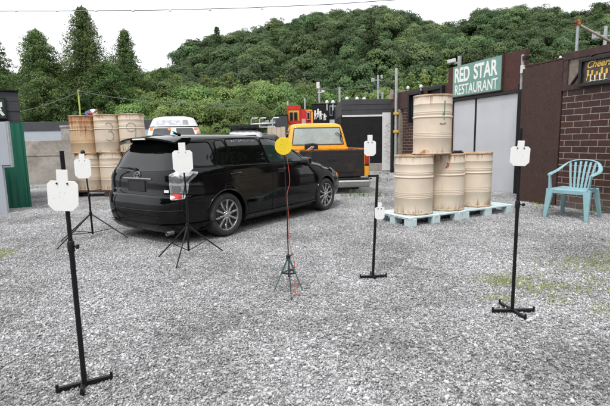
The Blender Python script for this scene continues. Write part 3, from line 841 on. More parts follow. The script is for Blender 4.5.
cp = [(.01, -.006, 1.16), (.03, -.012, .95), (.004, -.012, .82), (.016, -.01, .6), (.010, -.01, .45), (.03, -.02, .33), (.055, -.03, .22), (.045, -.06, .12), (.07, -.10, .05), (.05, -.17, .02), (.10, -.2, .015), (.03, -.23, .015)]
from mathutils import geometry as geo_
pts = []
for i in range(len(cp) - 1):
    a, c_ = Vector(cp[max(i - 1, 0)]), Vector(cp[i]); d_, e_ = Vector(cp[i + 1]), Vector(cp[min(i + 2, len(cp) - 1)])
    for k in range(6):
        u = k / 6; pts.append(.5 * ((2 * c_) + (-a + d_) * u + (2 * a - 5 * c_ + 4 * d_ - e_) * u * u + (-a + 3 * c_ - 3 * d_ + e_) * u ** 3))
b.tube(pts, .0026, 6)
tag(b.build('cable', M['red_cable'], None, smooth=60, loc=(-.155, 3.64, 0)), 'thin red cable winding down the pole of the yellow disc target', 'cable')

# ------------------------------------------------------------------ oil drums, pallets
def drum_body_mesh():
    R = .297; b = MB(); prof = [(0, .012), (R - .012, .012), (R - .004, .0), (R, .004), (R, .018), (R - .006, .026)]
    for z in (.10, .125): pass
    def rib(z, d, wd): return [(R - .006, z - wd), (R - .006 + d * .7, z - wd * .5), (R - .006 + d, z), (R - .006 + d * .7, z + wd * .5), (R - .006, z + wd)]
    for z in (.25, .275, .30, .325): prof += rib(z, .0035, .009)
    prof[-1:] = [(R - .006, .345)]
    prof += rib(.565, .012, .018) 
    for z in (.615, .64): prof += rib(z, .003, .008)
    prof += rib(.30 + .36 + .1, .004, .01)
    prof += [(R - .006, .872)]
    b.lathe(prof, 56, cap=False)
    # sunken lid with bungs
    b.lathe([(R - .016, .872), (R - .018, .878), (0, .880)], 56, cap=False)
    b.lathe([(.03, .878), (.03, .89), (.01, .893), (0, .893)], 12, c=(.2, 0, 0), cap=False)
    return b.mesh('drum', 35)
def rim_mesh(z0, z1):
    R = .297; b = MB(); b.lathe([(R - .017, z0), (R - .015, z1), (R - .002, z1 + .002), (R + .0035, z1 - .004), (R + .0035, z0 + .004), (R - .004, z0 - .001), (R - .017, z0)], 56, cap=False)
    return b.mesh('rim', 35)
DM, RT, RB = drum_body_mesh(), rim_mesh(.872, .897), rim_mesh(.001, .022)
DM.materials.append(M['drum']); RT.materials.append(M['rim_rust']); RB.materials.append(M['rim_rust'])
DMR = DM.copy(); DMR.materials.clear(); DMR.materials.append(M['drum_rusty'])
def drum(x, y, z, label, group, rz=0, rusty=False, s=1.):
    o = link('oil_drum', DMR if rusty else DM, None, None, (x, y, z), (0, 0, rz)); o.scale = (s, s, s)
    tag(o, label, 'drum', group)
    for me in (RT, RB): link('rim', me, None, o)
    return o
def strokes(o, lines, wd, m, face):
    """sprayed strokes: flat ribbons bent round the drum, x metres along the surface from the bearing `face`"""
    R = .2985; b = MB()
    for ln in lines:
        vs = []; n = len(ln)
        for i, (x, z) in enumerate(ln):
            p = Vector(ln[max(i - 1, 0)]); q = Vector(ln[min(i + 1, n - 1)]); d = (q - p).normalized(); nn = Vector((-d.y, d.x)) * wd * .5 * random.uniform(.75, 1.15)
            for sgn in (-1, 1):
                xx, zz = x + nn.x * sgn, z + nn.y * sgn; an = face + xx / R
                vs.append((math.cos(an) * R, math.sin(an) * R, zz))
        b.add(vs, [(2 * i, 2 * i + 1, 2 * i + 3, 2 * i + 2) for i in range(n - 1)])
    inv = 1
    b.build('number', m, o)
def arc(cx, cz, rx, rz, a0, a1, n=14): return [(cx + rx * math.cos(math.radians(a0 + (a1 - a0) * i / n)), cz + rz * math.sin(math.radians(a0 + (a1 - a0) * i / n))) for i in range(n + 1)]

RG = 'drums on the pale blue pallets'
pd = Vector((.884, .468, 0)); pn = Vector((-.468, .884, 0))
d1 = Vector((1.70, 6.68, .145)); d2 = d1 + pd * .68; d3 = d1 + pd * 1.35 + pn * .02
drum(*d1, 'beige drum at the near end of the pale blue pallets, below the raised drum', RG, .4)
drum(*d2, 'middle beige drum on the pale blue pallets with a red mark near its top', RG, 2.2)
drum(*d3, 'beige drum at the far end of the pale blue pallets, under the restaurant sign', RG, 4.0)
top = drum(2.02, 6.84, .145 + .899, 'beige drum stacked on top of the others with rust patch and green sprayed mark', RG, 1.1)
def bearing(o): return math.atan2(-o.location.y, -o.location.x) - o.rotation_euler.z
strokes(top, [[(.235 * .8, .80), (.185, .66), (.183, .52)], [(.11, .46), (.16, .455), (.22, .47)], [(.155, .58), (.185, .64)]], .018, M['spray_green'], bearing(top))
dd2 = [o for o in bpy.data.objects if o.name == 'oil_drum.001'][0]
strokes(dd2, [[(.02, .76), (.035, .74), (.03, .70)], [(.0, .70), (.02, .685)]], .022, mat('red mark', (.5, .04, .03), .6, 0, .2, 20), bearing(dd2))

def pallet(loc, rz, L, W, label, group, m, name='pallet'):
    p = empty(name, loc, rz, label, 'pallet', group)
    b = MB(); n = 7
    for i in range(n):
        w = W / n * .80; y = (i + .5) * W / n; b.bx(0, L, y - w / 2, y + w / 2, .115, .14)
    b.bx(0, .07, 0, W, .106, .138); b.bx(L - .07, L, 0, W, .106, .138); b.bx(L / 2 - .05, L / 2 + .05, 0, W, .106, .138)
    b.build('deck', m, p, bevel=.004)
    for x in (.0, L / 2 - .08, L - .16):
        for y in (0, W / 2 - .06, W - .12):
            b = MB(); b.bx(x + .003, x + .157, y + .003, y + .117, .0, .112); b.build('block', m, p, bevel=.008)
    return p
rp = math.atan2(pd.y, pd.x)
o1 = d1 - pd * .40 - pn * .36; o1.z = 0
pallet(tuple(o1), rp, 1.10, .78, 'pale blue plastic pallet carrying the near drums, end towards the front', 'pallets under the drums', M['pallet'])
o2 = o1 + pd * 1.115 + pn * .015
pallet(tuple(o2), rp, 1.22, .78, 'pale blue plastic pallet carrying the far drum and pointing at the right target stand', 'pallets under the drums', M['pallet'])
# small dark thing lying on the lower drums
b = MB(); b.tube([(-.10, 0, .02), (-.03, .01, .03), (.05, 0, .026), (.12, -.02, .02)], [.016, .026, .022, .012], 10); b.box((.07, .015, .035), (.09, .05, .03), .3); b.tube([(.10, 0, .03), (.15, .03, .02), (.17, .05, .012)], .007, 8)
o = b.build('black_nozzle', M['black_plastic'], None, smooth=40, bevel=.003, loc=(2.42, 6.86, .145 + .893), rot=(0, 0, .4))
tag(o, 'small black nozzle lying on the middle beige drum beside the raised drum', 'nozzle')

LG = 'stacked drums by the concrete wall'
def ldrum(px, row, label, rusty=False, rz=0, dz=0, dy=0):
    Y = 11.15 + dy; x = (px - 305) / 430 * Y * .994
    return drum(x, Y, .16 + row * .945 + dz, label, LG, rz, rusty, 1.05)
a = ldrum(86.6, 1, 'upper drum with heavy rust runs, first of the upper row', True, .3, -.01)
a3 = ldrum(110.6, 1, 'upper drum with the number 3 sprayed on it', False, 1.3, .0)
strokes(a3, [arc(.0, .60, .085, .10, 150, -80) + [(-.02, .50)], arc(-.0, .395, .10, .115, 85, -140)], .015, M['spray_grey'], bearing(a3) + .12)
a9 = ldrum(135.0, 1, 'upper drum with the number 9 sprayed on it', False, 2.3, .01)
strokes(a9, [arc(.0, .58, .105, .10, 0, 360, 22), [(.105, .58), (.10, .48), (.085, .36), (.07, .26)]], .014, M['spray_grey'], bearing(a9) - .05)
ldrum(89, 0, 'lower drum under the rust streaked drum, behind the small white plate', False, 3.3)
ldrum(113, 0, 'lower drum under the one numbered 3, beside the black wagon', False, 4.3)
ldrum(137, 0, 'lower drum under the one numbered 9, mostly hidden by the black wagon', False, 5.1)
p = pallet((-5.95, 10.72, 0), 0, 2.0, .8, 'dark wooden pallet under the stacked numbered drums', None, M['dark_wood'])
p.scale = (1, 1, 1.1)

# ------------------------------------------------------------------ plastic garden chair
def make_chair(loc, rz, S):
    c = empty('garden_chair', loc, rz, 'pale blue one piece plastic armchair with slatted back in front of brick wall', 'chair')
    m = M['chair']
    # seat
    n, k = 14, 14; vs, fs = [], []
    for side in (0, 1):
        for j in range(k + 1):
            v = j / k; y = .225 - .43 * v; hw = .235 - .03 * v
            for i in range(n + 1):
                u = i / n * 2 - 1
                z = .425 - .018 * math.sin(v * PI * .8) * (1 - u * u) + (-.045 * max(0, (.12 - v) / .12) ** 1.5) + .004 * u * u
                vs.append((u * hw * S, y * S, (z - .006 * side) * S))
    W = n + 1; o2 = W * (k + 1)
    for j in range(k):
        for i in range(n):
            a = j * W + i; fs += [(a, a + 1, a + W + 1, a + W), (o2 + a + W, o2 + a + W + 1, o2 + a + 1, o2 + a)]
    for i in range(n): fs += [(i + 1, i, o2 + i, o2 + i + 1), (k * W + i, k * W + i + 1, o2 + k * W + i + 1, o2 + k * W + i)]
    for j in range(k): fs += [(j * W, (j + 1) * W, o2 + (j + 1) * W, o2 + j * W), ((j + 1) * W + n, j * W + n, o2 + j * W + n, o2 + (j + 1) * W + n)]
    b = MB(); b.add(vs, fs)
    for sx in (-1, 1): b.bar((sx * .228 * S, .20 * S, .40 * S), (sx * .203 * S, -.2 * S, .40 * S), .012 * S, .05 * S)
    b.bar((-.22 * S, .222 * S, .385 * S), (.22 * S, .222 * S, .385 * S), .008 * S, .05 * S)
    b.build('seat', m, c, smooth=40)
    # one continuous band: arm, top of the back, other arm
    key = [(-.262, .20, .615), (-.275, .12, .632), (-.278, .02, .645), (-.272, -.09, .668), (-.248, -.19, .715), (-.195, -.262, .775), (-.11, -.295, .808), (0, -.305, .818)]
    full = key + [(-x, y, z) for x, y, z in key[-2::-1]]
    wid = [.030, .034, .034, .030, .026, .022, .022, .022]; wid = wid + wid[-2::-1]
    pts, ws = [], []
    for i in range(len(full) - 1):
        a, b0, d, e = [Vector(full[min(max(q, 0), len(full) - 1)]) for q in (i - 1, i, i + 1, i + 2)]
        for q in range(4):
            u = q / 4; pts.append(.5 * ((2 * b0) + (-a + d) * u + (2 * a - 5 * b0 + 4 * d - e) * u * u + (-a + 3 * b0 - 3 * d + e) * u ** 3) * S); ws.append((wid[i] + (wid[i + 1] - wid[i]) * u) * S)
    pts.append(Vector(full[-1]) * S); ws.append(wid[-1] * S)
    b = MB(); b.tube(pts, ws, 10, sx=1, sy=.42, up=(0, 0, 1)); b.build('arm_band', m, c, smooth=60)
    # back slats fan out upward, two wide outer stiles
    b = MB()
    for t_ in (-2.5, -1.5, -.5, .5, 1.5, 2.5):
        x0, x1 = t_ * .046, t_ * .066
        p0 = Vector((x0, -.19, .415)); p2 = Vector((x1, -.292 + abs(t_) * .012, .80 - abs(t_) * .010)); p1 = (p0 + p2) / 2 + Vector((0, .018, 0))
        prev = None
        for q in range(7):
            u = q / 6; p = (p0 * (1 - u) ** 2 + p1 * 2 * u * (1 - u) + p2 * u * u) * S
            if prev is not None: b.bar(prev, p, .030 * S, .006 * S, up=(0, 1, 0))
            prev = p
    b.build('backrest', m, c, bevel=.0)
    # legs: flared angle section, the front ones run on up to the arms
    for sx in (-1, 1):
        b = MB(); b.bar((sx * .268 * S, .262 * S, 0), (sx * .235 * S, .20 * S, .42 * S), .045 * S, .04 * S, w2=.095 * S, h2=.06 * S, up=(0, 1, 0)); b.build('leg', m, c, bevel=.008)
        b = MB(); b.bar((sx * .245 * S, .195 * S, .41 * S), (sx * .262 * S, .185 * S, .615 * S), .02 * S, .085 * S, w2=.018 * S, h2=.055 * S, up=(0, 1, 0)); b.build('arm_post', m, c, bevel=.006)
        b = MB(); b.bar((sx * .25 * S, -.30 * S, 0), (sx * .205 * S, -.195 * S, .42 * S), .045 * S, .035 * S, w2=.075 * S, h2=.05 * S, up=(0, 1, 0)); b.build('leg', m, c, bevel=.008)
    return c
make_chair((4.24, 6.72, 0), math.radians(128), 1.1)

# ------------------------------------------------------------------ walls of the restaurant row (local x runs along the wall away from the camera, local y faces the yard)
WRZ = math.atan2(.937, -.35)
def wall_root(name, o, label, cat, group=None): return empty(name, (o[0], o[1], 0), WRZ, label, cat, group)

wa = wall_root('brick_wall', (4.66, 7.77), 'dark brick wall with pale joints and a timbered top band, behind the plastic chair', 'wall')
b = MB(); b.bx(-3.6, .08, -.24, 0, -.05, 2.10); b.build('brickwork', M['brick'], wa)
b = MB(); b.bx(-3.6, .07, -.2, -.012, 2.10, 2.70); b.build('infill', M['plaster'], wa)
b = MB(); b.bx(-3.6, .10, -.22, .022, 2.60, 2.72); b.bx(-3.6, .10, -.22, .022, 2.075, 2.17); b.bx(.0, .09, -.22, .018, 2.17, 2.60)
for x in (-1.15, -2.3, -3.45): b.bx(x, x + .09, -.22, .018, 2.17, 2.60)
for x in (-.02, -1.15): b.bar((x - .06, .004, 2.17), (x - .40 if x > -.1 else x - .5, .004, 2.60), .022, .07, up=(0, 1, 0))
b.build('timber_frame', M['dark_wood'], wa, bevel=.004)
fs_ = wall_root('framed_sign', (4.66, 7.77), 'black framed sign with gold writing hung on the timbered band above the chair', 'sign')
b = MB(); b.bx(-1.15, -.25, .03, .09, 2.10, 2.155); b.bx(-1.15, -.25, .03, .09, 2.505, 2.56); b.bx(-.305, -.25, .03, .0895, 2.155, 2.505); b.bx(-1.15, -1.095, .03, .0895, 2.155, 2.505)
b.build('frame', M['black_plastic'], fs_, bevel=.006)
b = MB(); b.bx(-1.12, -.28, .03, .042, 2.13, 2.53); b.build('panel', mat('dark sign backing', (.06, .045, .04), .35, 0, .4, 6), fs_)

def lettering(body, size, m, parent, name, loc, shear=0, sx=1, bold=0, th=.004, space=1.):
    cu = bpy.data.curves.new(name, 'FONT'); cu.body = body; cu.size = size; cu.shear = shear; cu.offset = bold; cu.extrude = th; cu.space_character = space; cu.align_x = 'CENTER'; cu.align_y = 'CENTER'
    tmp = bpy.data.objects.new('tmp', cu); COL.objects.link(tmp)
    bpy.context.view_layer.update()
    me = bpy.data.meshes.new_from_object(tmp.evaluated_get(bpy.context.evaluated_depsgraph_get()))
    bpy.data.objects.remove(tmp); me.name = name
    # text plane -> wall plane: right is -x, up is z, face is +y
    me.transform(Matrix(((-sx, 0, 0, 0), (0, 0, 1, 0), (0, 1, 0, 0), (0, 0, 0, 1))))
    me.materials.clear()
    return link(name, me, m, parent, loc)
lettering('Cheers', .155, M['gold'], fs_, 'lettering', (-.575, .05, 2.44), .3, .9, .003)
b = MB()
for i, x in enumerate((-.40, -.47, -.55, -.63, -.71)):
    z0 = 2.19 + .01 * (i % 2)
    b.bx(x - .018, x + .018, .043, .05, z0 + .07, z0 + .17 - .02 * (i % 3)); b.bar((x, .047, z0 + .08), (x + .02, .047, z0 + .0), .01, .022, up=(0, 1, 0))
b.build('gold_drawing', M['gold'], fs_, bevel=.003)
b = MB()
for i, x in enumerate((-.445, -.52, -.60, -.68, -.80, -.90)):
    z0 = 2.17; b.bar((x, .048, z0 + .12 - .02 * (i % 2)), (x - .012, .048, z0), .008, .034, up=(0, 1, 0))
    b.bar((x + .02, .048, z0 + .005), (x - .05, .048, z0 + .01), .008, .018, up=(0, 1, 0))
b.build('white_drawing', M['sign_white'], fs_, bevel=.003)

rp_ = wall_root('rusty_sheet_wall', (4.66, 7.77), 'tall plain wall of rusted dark brown sheet between brick wall and restaurant doors', 'wall')
b = MB(); b.bx(.105, .93, -.16, .005, -.05, 2.63); b.build('sheet', M['rust_panel'], rp_, bevel=.006)
b = MB(); b.bx(.94, 1.0, -.9, -.02, -.05, 2.60); b.build('return_sheet', M['rust_panel'], rp_)
b = MB(); b.bx(.08, .94, -.18, .012, 2.632, 2.66); b.build('cap', M['dark_wood'], rp_, bevel=.004)

D0 = (4.86, 9.72)
fr = wall_root('restaurant_building', D0, 'restaurant front with two pale grey sliding doors under a rusted brown fascia', 'building')
b = MB(); b.bx(-.02, 2.46, -.10, 0, 2.34, 3.18); b.build('fascia', M['fascia'], fr, bevel=.006)
b = MB(); b.bx(2.30, 2.50, -.12, .025, -.05, 3.14); b.build('corner_post', M['fascia'], fr, bevel=.006)
b = MB(); b.bx(-.03, .10, -.12, .05, -.05, 2.45); b.build('door_post', M['black_wall'], fr, bevel=.006)
b = MB(); b.bx(.103, 2.30, -.10, .02, 2.27, 2.337); b.build('door_rail', M['dark_metal'], fr, bevel=.003)
for x0, x1 in ((.103, 1.44), (1.49, 2.295)):
    b = MB(); b.bx(x0, x1, -.07, -.03, .0, 2.266); b.build('door_leaf', M['door_grey'], fr, bevel=.004)
b = MB(); b.bx(1.442, 1.488, -.08, -.015, -.02, 2.266); b.build('door_stile', M['black_wall'], fr, bevel=.003)
b = MB(); b.bx(-.02, 2.44, -1.6, -.13, -.05, 2.30); b.build('wall', M['black_wall'], fr)
b = MB(); b.bx(-.02, 2.46, -1.7, -.13, 2.302, 2.36); b.build('roof', M['charcoal'], fr)
sg = wall_root('restaurant_sign', D0, 'green sign board lettered RED STAR RESTAURANT on the rusted fascia', 'sign')
b = MB(); b.bx(.61, 2.29, .004, .035, 2.385, 3.165); b.build('board', M['sign_green'], sg, bevel=.004)
b = MB()
for (x0, x1, z0, z1) in ((.585, .608, 2.37, 3.18), (.585, 2.31, 2.362, 2.384)): b.bx(x0, x1, .003, .044, z0, z1)
b.build('edging', M['dark_wood'], sg)
lettering('RED', .50, M['sign_white'], sg, 'lettering', (1.94, .037, 2.905), 0, .62, .014, .003, 1.0)
lettering('STAR', .50, M['sign_white'], sg, 'lettering', (1.13, .037, 2.905), 0, .66, .014, .003, 1.0)
lettering('RESTAURANT', .36, M['sign_white'], sg, 'lettering', (1.46, .037, 2.535), 0, .66, .003, .003, 1.02)

# brackets, poles and lamps standing on these walls
def steel_pole(name, p, q, r, label, m='galv', group='galvanised poles above the walls'):
    b = MB(); b.tube([p, q], r, 12); o = b.build(name, M[m], None, smooth=40); return tag(o, label, 'pole', group)
def at(px, py, Y): return tuple(place(px, py, Y))
P = at(576, 57, 9.2); p_ = empty('scaffold_pole', (P[0], P[1], 0), 0, 'grey scaffold pole with rusty clamp and long sloping stay, behind the brick wall', 'pole')
b = MB(); b.tube([(0, 0, 0), (0, 0, at(576, 20, 9.2)[2])], .028, 12); b.build('pole', M['galv'], p_, smooth=40)
z1 = at(576, 25, 9.2)[2]; q = at(625, 58, 9.2)
b = MB(); b.tube([(.03, 0, z1), (q[0] - P[0], -.3, q[2])], .026, 12); b.build('stay', M['grey_wood'], p_, smooth=40)
b = MB(); b.lathe([(.03, -.05), (.05, -.04), (.05, .03), (.03, .04)], 10, c=(0, 0, z1 + .04)); b.box((-.03, 0, z1 + .06), (.14, .07, .05), .4); b.box((.03, 0, z1 + .10), (.05, .05, .06), .2); b.build('clamp', M['rust_edge'], p_, bevel=.005)
P0, P1 = at(546, 67, 8.25), at(560, 58, 8.1)
b = MB(); b.tube([P0, P1], .018, 10); o = b.build('stick', M['grey_wood'], None, smooth=40); tag(o, 'short weathered stick with pale tip leaning over the rusty sheet wall', 'stick')
b = MB(); b.tube([P1, tuple(Vector(P1) + (Vector(P1) - Vector(P0)) * .12)], .03, 10); b.build('tip', M['plate_white'], o, smooth=40)
P = at(522, 72, 9.2); p_ = empty('camera_bracket', P, 0, 'white bracket with small devices at the end of the fascia above the rusty sheet wall', 'bracket')
b = MB(); b.bx(-.02, .02, -.02, .02, -.35, .35); b.build('upright', M['galv'], p_, bevel=.003)
b = MB(); b.box((.05, -.03, .28), (.12, .08, .07), .5); b.build('device', M['dark_metal'], p_, bevel=.006)
b = MB(); b.box((-.01, -.04, .05), (.07, .06, .16), .2); b.build('junction_box', M['lintel'], p_, bevel=.006)
P = at(459, 75, 11.9); p_ = empty('camera_mast', (P[0], P[1], 0), 0, 'short grey mast with white security camera beside the restaurant sign', 'mast')
b = MB(); b.tube([(0, 0, 2.2), (0, 0, at(459, 56, 11.9)[2])], .05, 12); b.build('pole', M['galv'], p_, smooth=40)
b = MB(); b.bar((-.34, -.08, at(459, 62, 11.9)[2]), (-.13, -.05, at(459, 61, 11.9)[2] + .02), .09, .09); b.bar((-.14, 0, at(459, 63, 11.9)[2]), (0, 0, at(459, 63, 11.9)[2]), .03, .03); b.build('camera', M['lintel'], p_, bevel=.01)

# far brick building of the row
F0 = (3.6, 17.35)
fb = wall_root('brick_building', F0, 'distant dark brick building with black window frames behind the stacked drums', 'building')
b = MB(); b.bx(-3.6, -.62, -3, 0, -.05, 2.45); b.build('wall', M['brick'], fb)
b = MB(); b.bx(-3.6, .24, -3, .03, 2.452, 3.09); b.build('upper_band', rust_sheet('brown render', (.035, .018, .016), (.06, .032, .028), (.1, .06, .055)), fb)
b = MB(); b.bx(-.618, .22, -2.9, -.35, -.05, 2.45); b.build('porch', M['black_wall'], fb)
b = MB(); b.bx(-.48, -.27, -.2, .06, -.05, 2.45); b.build('post', M['grey_wood'], fb, bevel=.006)
for x0, x1, z0, z1 in ((-1.95, -1.15, 1.9, 2.98), (-3.1, -2.25, 1.9, 3.02)):
    b = MB(); b.bx(x0, x1, .035, .16, z1 - .10, z1); b.bx(x0, x0 + .09, .035, .16, z0, z1 - .102); b.bx(x1 - .09, x1, .035, .16, z0, z1 - .102); f = b.build('window_frame', M['black_plastic'], fb, bevel=.006)
    b = MB(); b.bx(x0 + .09, x1 - .09, .032, .05, z0, z1 - .1); b.build('pane', M['window_dark'], f)
P = at(395.5, 170, 16.95)
pp = empty('standpipe', (P[0], P[1], 0), 0, 'grey standpipe with two yellow clamps at the corner of the brick building', 'pipe')
b = MB(); b.tube([(0, 0, 0), (0, 0, at(396, 68, 16.95)[2])], .055, 12); b.build('pipe', M['galv'], pp, smooth=40)
b = MB(); b.tube([(-.12, .10, 0), (-.12, .10, 2.5)], .07, 12); b.build('downpipe', M['black_plastic'], pp, smooth=40)
for py in (113.5, 131.5):
    b = MB(); z = at(396, py, 16.95)[2]; b.bx(-.10, .09, -.08, .08, z - .045, z + .045); b.build('clamp', M['gold'], pp, bevel=.01)
for i, px in enumerate((391.6, 400.5)):
    P = at(px, 93, 17.4); b = MB(); b.bx(-.07, .07, -.05, .05, -.25, .12)
    o = b.build('post_stub', M['grey_wood'], None, bevel=.01, loc=P); tag(o, ('weathered post stub above the corner of the brick building', 'second weathered post stub, beside the standpipe above the brick building')[i], 'post')
for i, px in enumerate((408, 421, 446)):
    P = at(px, 89.5 - i * 1.2, 16.5 - i * .9); b = MB(); b.tube([(0, 0, -.25), (0, 0, .02)], .02, 8); b.lathe([(.0, -.02), (.06, 0), (.06, .06), (.02, .1), (0, .1)], 10, c=(0, 0, .03)); o = b.build('roof_lamp', M['lintel'], None, smooth=40, loc=P)
    tag(o, 'small white lamp standing on the roof edge of the brick building', 'lamp', 'small lamps on the brick building')

# ------------------------------------------------------------------ far end of the yard
gb = empty('black_shed', (2.6, 18.0, 0), 0, 'black clad shed with black shutter door and white lintel at the far end', 'shed')
b = MB(); 
for i in range(6): b.bx(-1.03, 1.05, .012 * (i % 2), 4, 2.33 + i * .105, 2.33 + i * .105 + .102)
b.build('cladding', M['charcoal'], gb)
b = MB(); b.bx(-1.0, .66, -.03, .1, 2.255, 2.325); b.build('lintel', M['lintel'], gb, bevel=.004)
b = MB(); b.bx(-.99, .655, -.01, .06, .34, 2.25); b.build('shutter', M['black_wall'], gb, bevel=.004)
b = MB(); b.bx(-1.03, 1.0, .1, 4, -.05, 2.32); b.build('wall', M['black_wall'], gb)
b = MB(); b.bx(-.5, 1.0, -.06, .09, -.05, .335); b.build('plinth', M['concrete'], gb, bevel=.01)
wp = empty('white_board', (3.45, 17.92, 0), 0, 'narrow white painted board with faint scribbles beside the black shed', 'board')
b = MB(); b.bx(-.215, .215, -.03, .03, .03, 2.40); b.build('board', M['white_wall'], wp, bevel=.004)
b = MB(); b.tube([(random.uniform(-.14, .14), -.031, .3 + 1.7 * k / 44) for k in range(45)], .006, 5)
b.build('scribble', mat('faint pink scribble', (.5, .36, .36), .7, 0, .2, 9), wp)

pw = empty('black_fence', (1.22, 22.0, 0), 0, 'black board fence painted with white figures and pale window shapes', 'fence')
b = MB(); b.bx(-.80, .80, 0, .08, 0, 3.14); b.build('boards', M['black_wall'], pw)
b = MB(); b.bx(-.82, .82, -.02, .1, 3.142, 3.19); b.build('cap', M['charcoal'], pw)
b = MB()
for (x, z, h) in ((-.62, 2.62, .42), (-.47, 2.70, .40), (-.35, 2.60, .40), (-.15, 2.5, .3)):
    b.lathe([(0, -.003), (.05, -.003), (.05, .003), (0, .003)], 10, axis='y', c=(x, -.006, z + h * .4)); b.box((x, -.006, z), (.10, .008, h * .55)); b.box((x + .07, -.006, z + .04), (.09, .008, .05), 0, rot=Matrix.Rotation(.6, 3, 'Y')); b.box((x - .03, -.006, z - h * .38), (.04, .008, h * .35)); b.box((x + .04, -.006, z - h * .36), (.04, .008, h * .35))
b.build('white_figure', M['sign_white'], pw)
for x in (.18, .42, .60): 
    b = MB(); b.bx(x - .07, x + .07, -.02, -.002, 2.55, 3.05); f = b.build('window_shape', M['blue_grey'], pw, bevel=.004)
    b = MB(); b.bx(x - .05, x + .05, -.026, -.021, 2.60, 3.0); b.build('pane', M['window_dark'], f)
for x0, x1 in ((.10, .36), (.40, .56), (.6, .76)):
    b = MB(); b.bx(x0, x1, -.015, -.002, 2.05, 2.36); b.build('white_panel', M['white_wall'], pw)

rb = empty('painted_facade', (-.16, 22.0, 0), 0, 'small red and yellow painted facade with dark windows beyond the orange pickup', 'facade')
b = MB(); b.bx(-.65, -.02, 0, 1.6, 0, 2.88); b.build('wall', M['yellow_paint'], rb)
b = MB(); b.bx(-.018, .66, .02, 1.6, 0, 2.90); b.build('wall', M['red_paint'], rb)
b = MB(); b.bx(-.66, .03, -.03, .1, 2.885, 3.10); b.bx(-.66, -.58, -.03, -.002, 2.2, 2.88); b.bx(-.05, .03, -.035, -.002, 2.2, 2.88); b.build('cornice', M['red_paint'], rb, bevel=.005)
b = MB(); b.bx(-.57, -.06, -.03, -.002, 2.18, 2.34); b.build('band', M['red_paint'], rb)
for x in (-.44, -.22, .42):
    b = MB(); b.bx(x - .085, x + .085, -.045, -.003, 2.36, 2.76); f = b.build('window', M['beige_wall'] if x > 0 else M['dark_wood'], rb, bevel=.003)
    b = MB(); b.bx(x - .055, x + .055, -.052, -.046, 2.40, 2.72); b.build('pane', M['window_dark'], f)
b = MB(); b.bx(.28, .62, -.02, .018, 2.78, 2.85); b.bx(.55, .65, -.02, .018, 2.2, 2.77); b.build('trim', M['yellow_paint'], rb)
b = MB(); b.bx(.08, .28, -.02, .018, 2.0, 2.42); b.build('doorway', M['beige_wall'], rb)

gx = empty('grey_container', (-1.07, 21.5, 0), 0, 'dark grey metal box standing beside the red and yellow facade', 'container')
b = MB(); b.bx(-.29, .29, 0, 1.4, 0, 2.58); b.build('body', M['charcoal'], gx, bevel=.015)
b = MB(); b.bx(-.31, .31, -.02, 1.42, 2.582, 2.63); b.build('roof', M['black_wall'], gx)
ra = empty('pipe_rack', (-1.95, 20.6, 0), 0, 'grey pipe rack with loops and stacked odds and ends behind the parked vehicles', 'rack')
b = MB()
for x in (-.5, -.1, .5): b.tube([(x, 0, 0), (x, 0, 2.36), (x + .06, 0, 2.42), (x + .30, 0, 2.42)], .035, 8)
b.tube([(-.5, 0, 2.15), (.62, 0, 2.18)], .035, 8); b.tube([(-.5, 0, 2.0), (.62, 0, 2.0)], .03, 8); b.tube([(-.5, .3, 1.7), (.62, .3, 1.7)], .03, 8); b.build('frame', M['galv'], ra, smooth=40)
b = MB()
for i in range(9): b.box((random.uniform(-.4, .55), .15, random.uniform(1.95, 2.25)), (random.uniform(.1, .24), .2, random.uniform(.08, .2)), random.uniform(-.4, .4))
b.build('oddments', M['galv'], ra, bevel=.01)
bb = empty('board_stack', (-1.25, 20.2, 0), 0, 'pale brown boards leaning beside the dark grey metal box', 'boards')
for i in range(4):
    b = MB(); b.box((-.33 + i * .21, .02 * i, 1.0), (.20, .03, 1.95 + .05 * (i % 2)), 0, rot=Matrix.Rotation(-.08, 3, 'X')); b.build('board', M['beige_wall'], bb)

# poles, lamps and lines
def lamp_pole(px, py0, py1, Y, label, head):
    P = at(px, py1, Y); o = empty('lamp_pole', (P[0], Y, 0), 0, label, 'pole', 'poles above the far walls')
    z = at(px, py0, Y)[2]; b = MB(); b.tube([(0, 0, 0), (0, 0, z)], .05, 8); b.build('pole', M['galv'], o, smooth=40)
    if head == 'box': b = MB(); b.box((-.06, 0, z - .02), (.17, .15, .34)); b.bx(-.1, .24, -.04, .04, z - .42, z - .36); b.box((.2, 0, z - .34), (.16, .12, .13), .3); b.build('lamp_head', M['lintel'], o, bevel=.02)
    if head == 'arms': b = MB(); b.bx(-.28, .22, -.03, .03, z - .30, z - .25); b.box((-.28, 0, z - .26), (.16, .14, .2), .2); b.box((.2, 0, z - .1), (.10, .12, .2), .2); b.build('lamp_head', M['galv'], o, bevel=.02)
    return o
lamp_pole(319.5, 85, 110, 24, 'grey pole with white lamp box at its top above the painted black fence', 'box')
lamp_pole(340, 87, 140, 21, 'plain grey pole between the painted black fence and the black shed', '')
lamp_pole(378, 75, 98, 24, 'grey pole with two lamp arms above the black shed', 'arms')
lamp_pole(382.5, 92, 99, 22, 'short plain pole just above the roof of the black shed', '')
lamp_pole(305, 98, 108, 25, 'thin plain pole rising behind the red and yellow facade', '')
lamp_pole(288, 101, 112, 26, 'thin plain pole behind the dark grey metal box', '')
lamp_pole(604, 26, 56, 13, 'grey pole with lamp arms rising behind the timbered brick wall', 'arms')
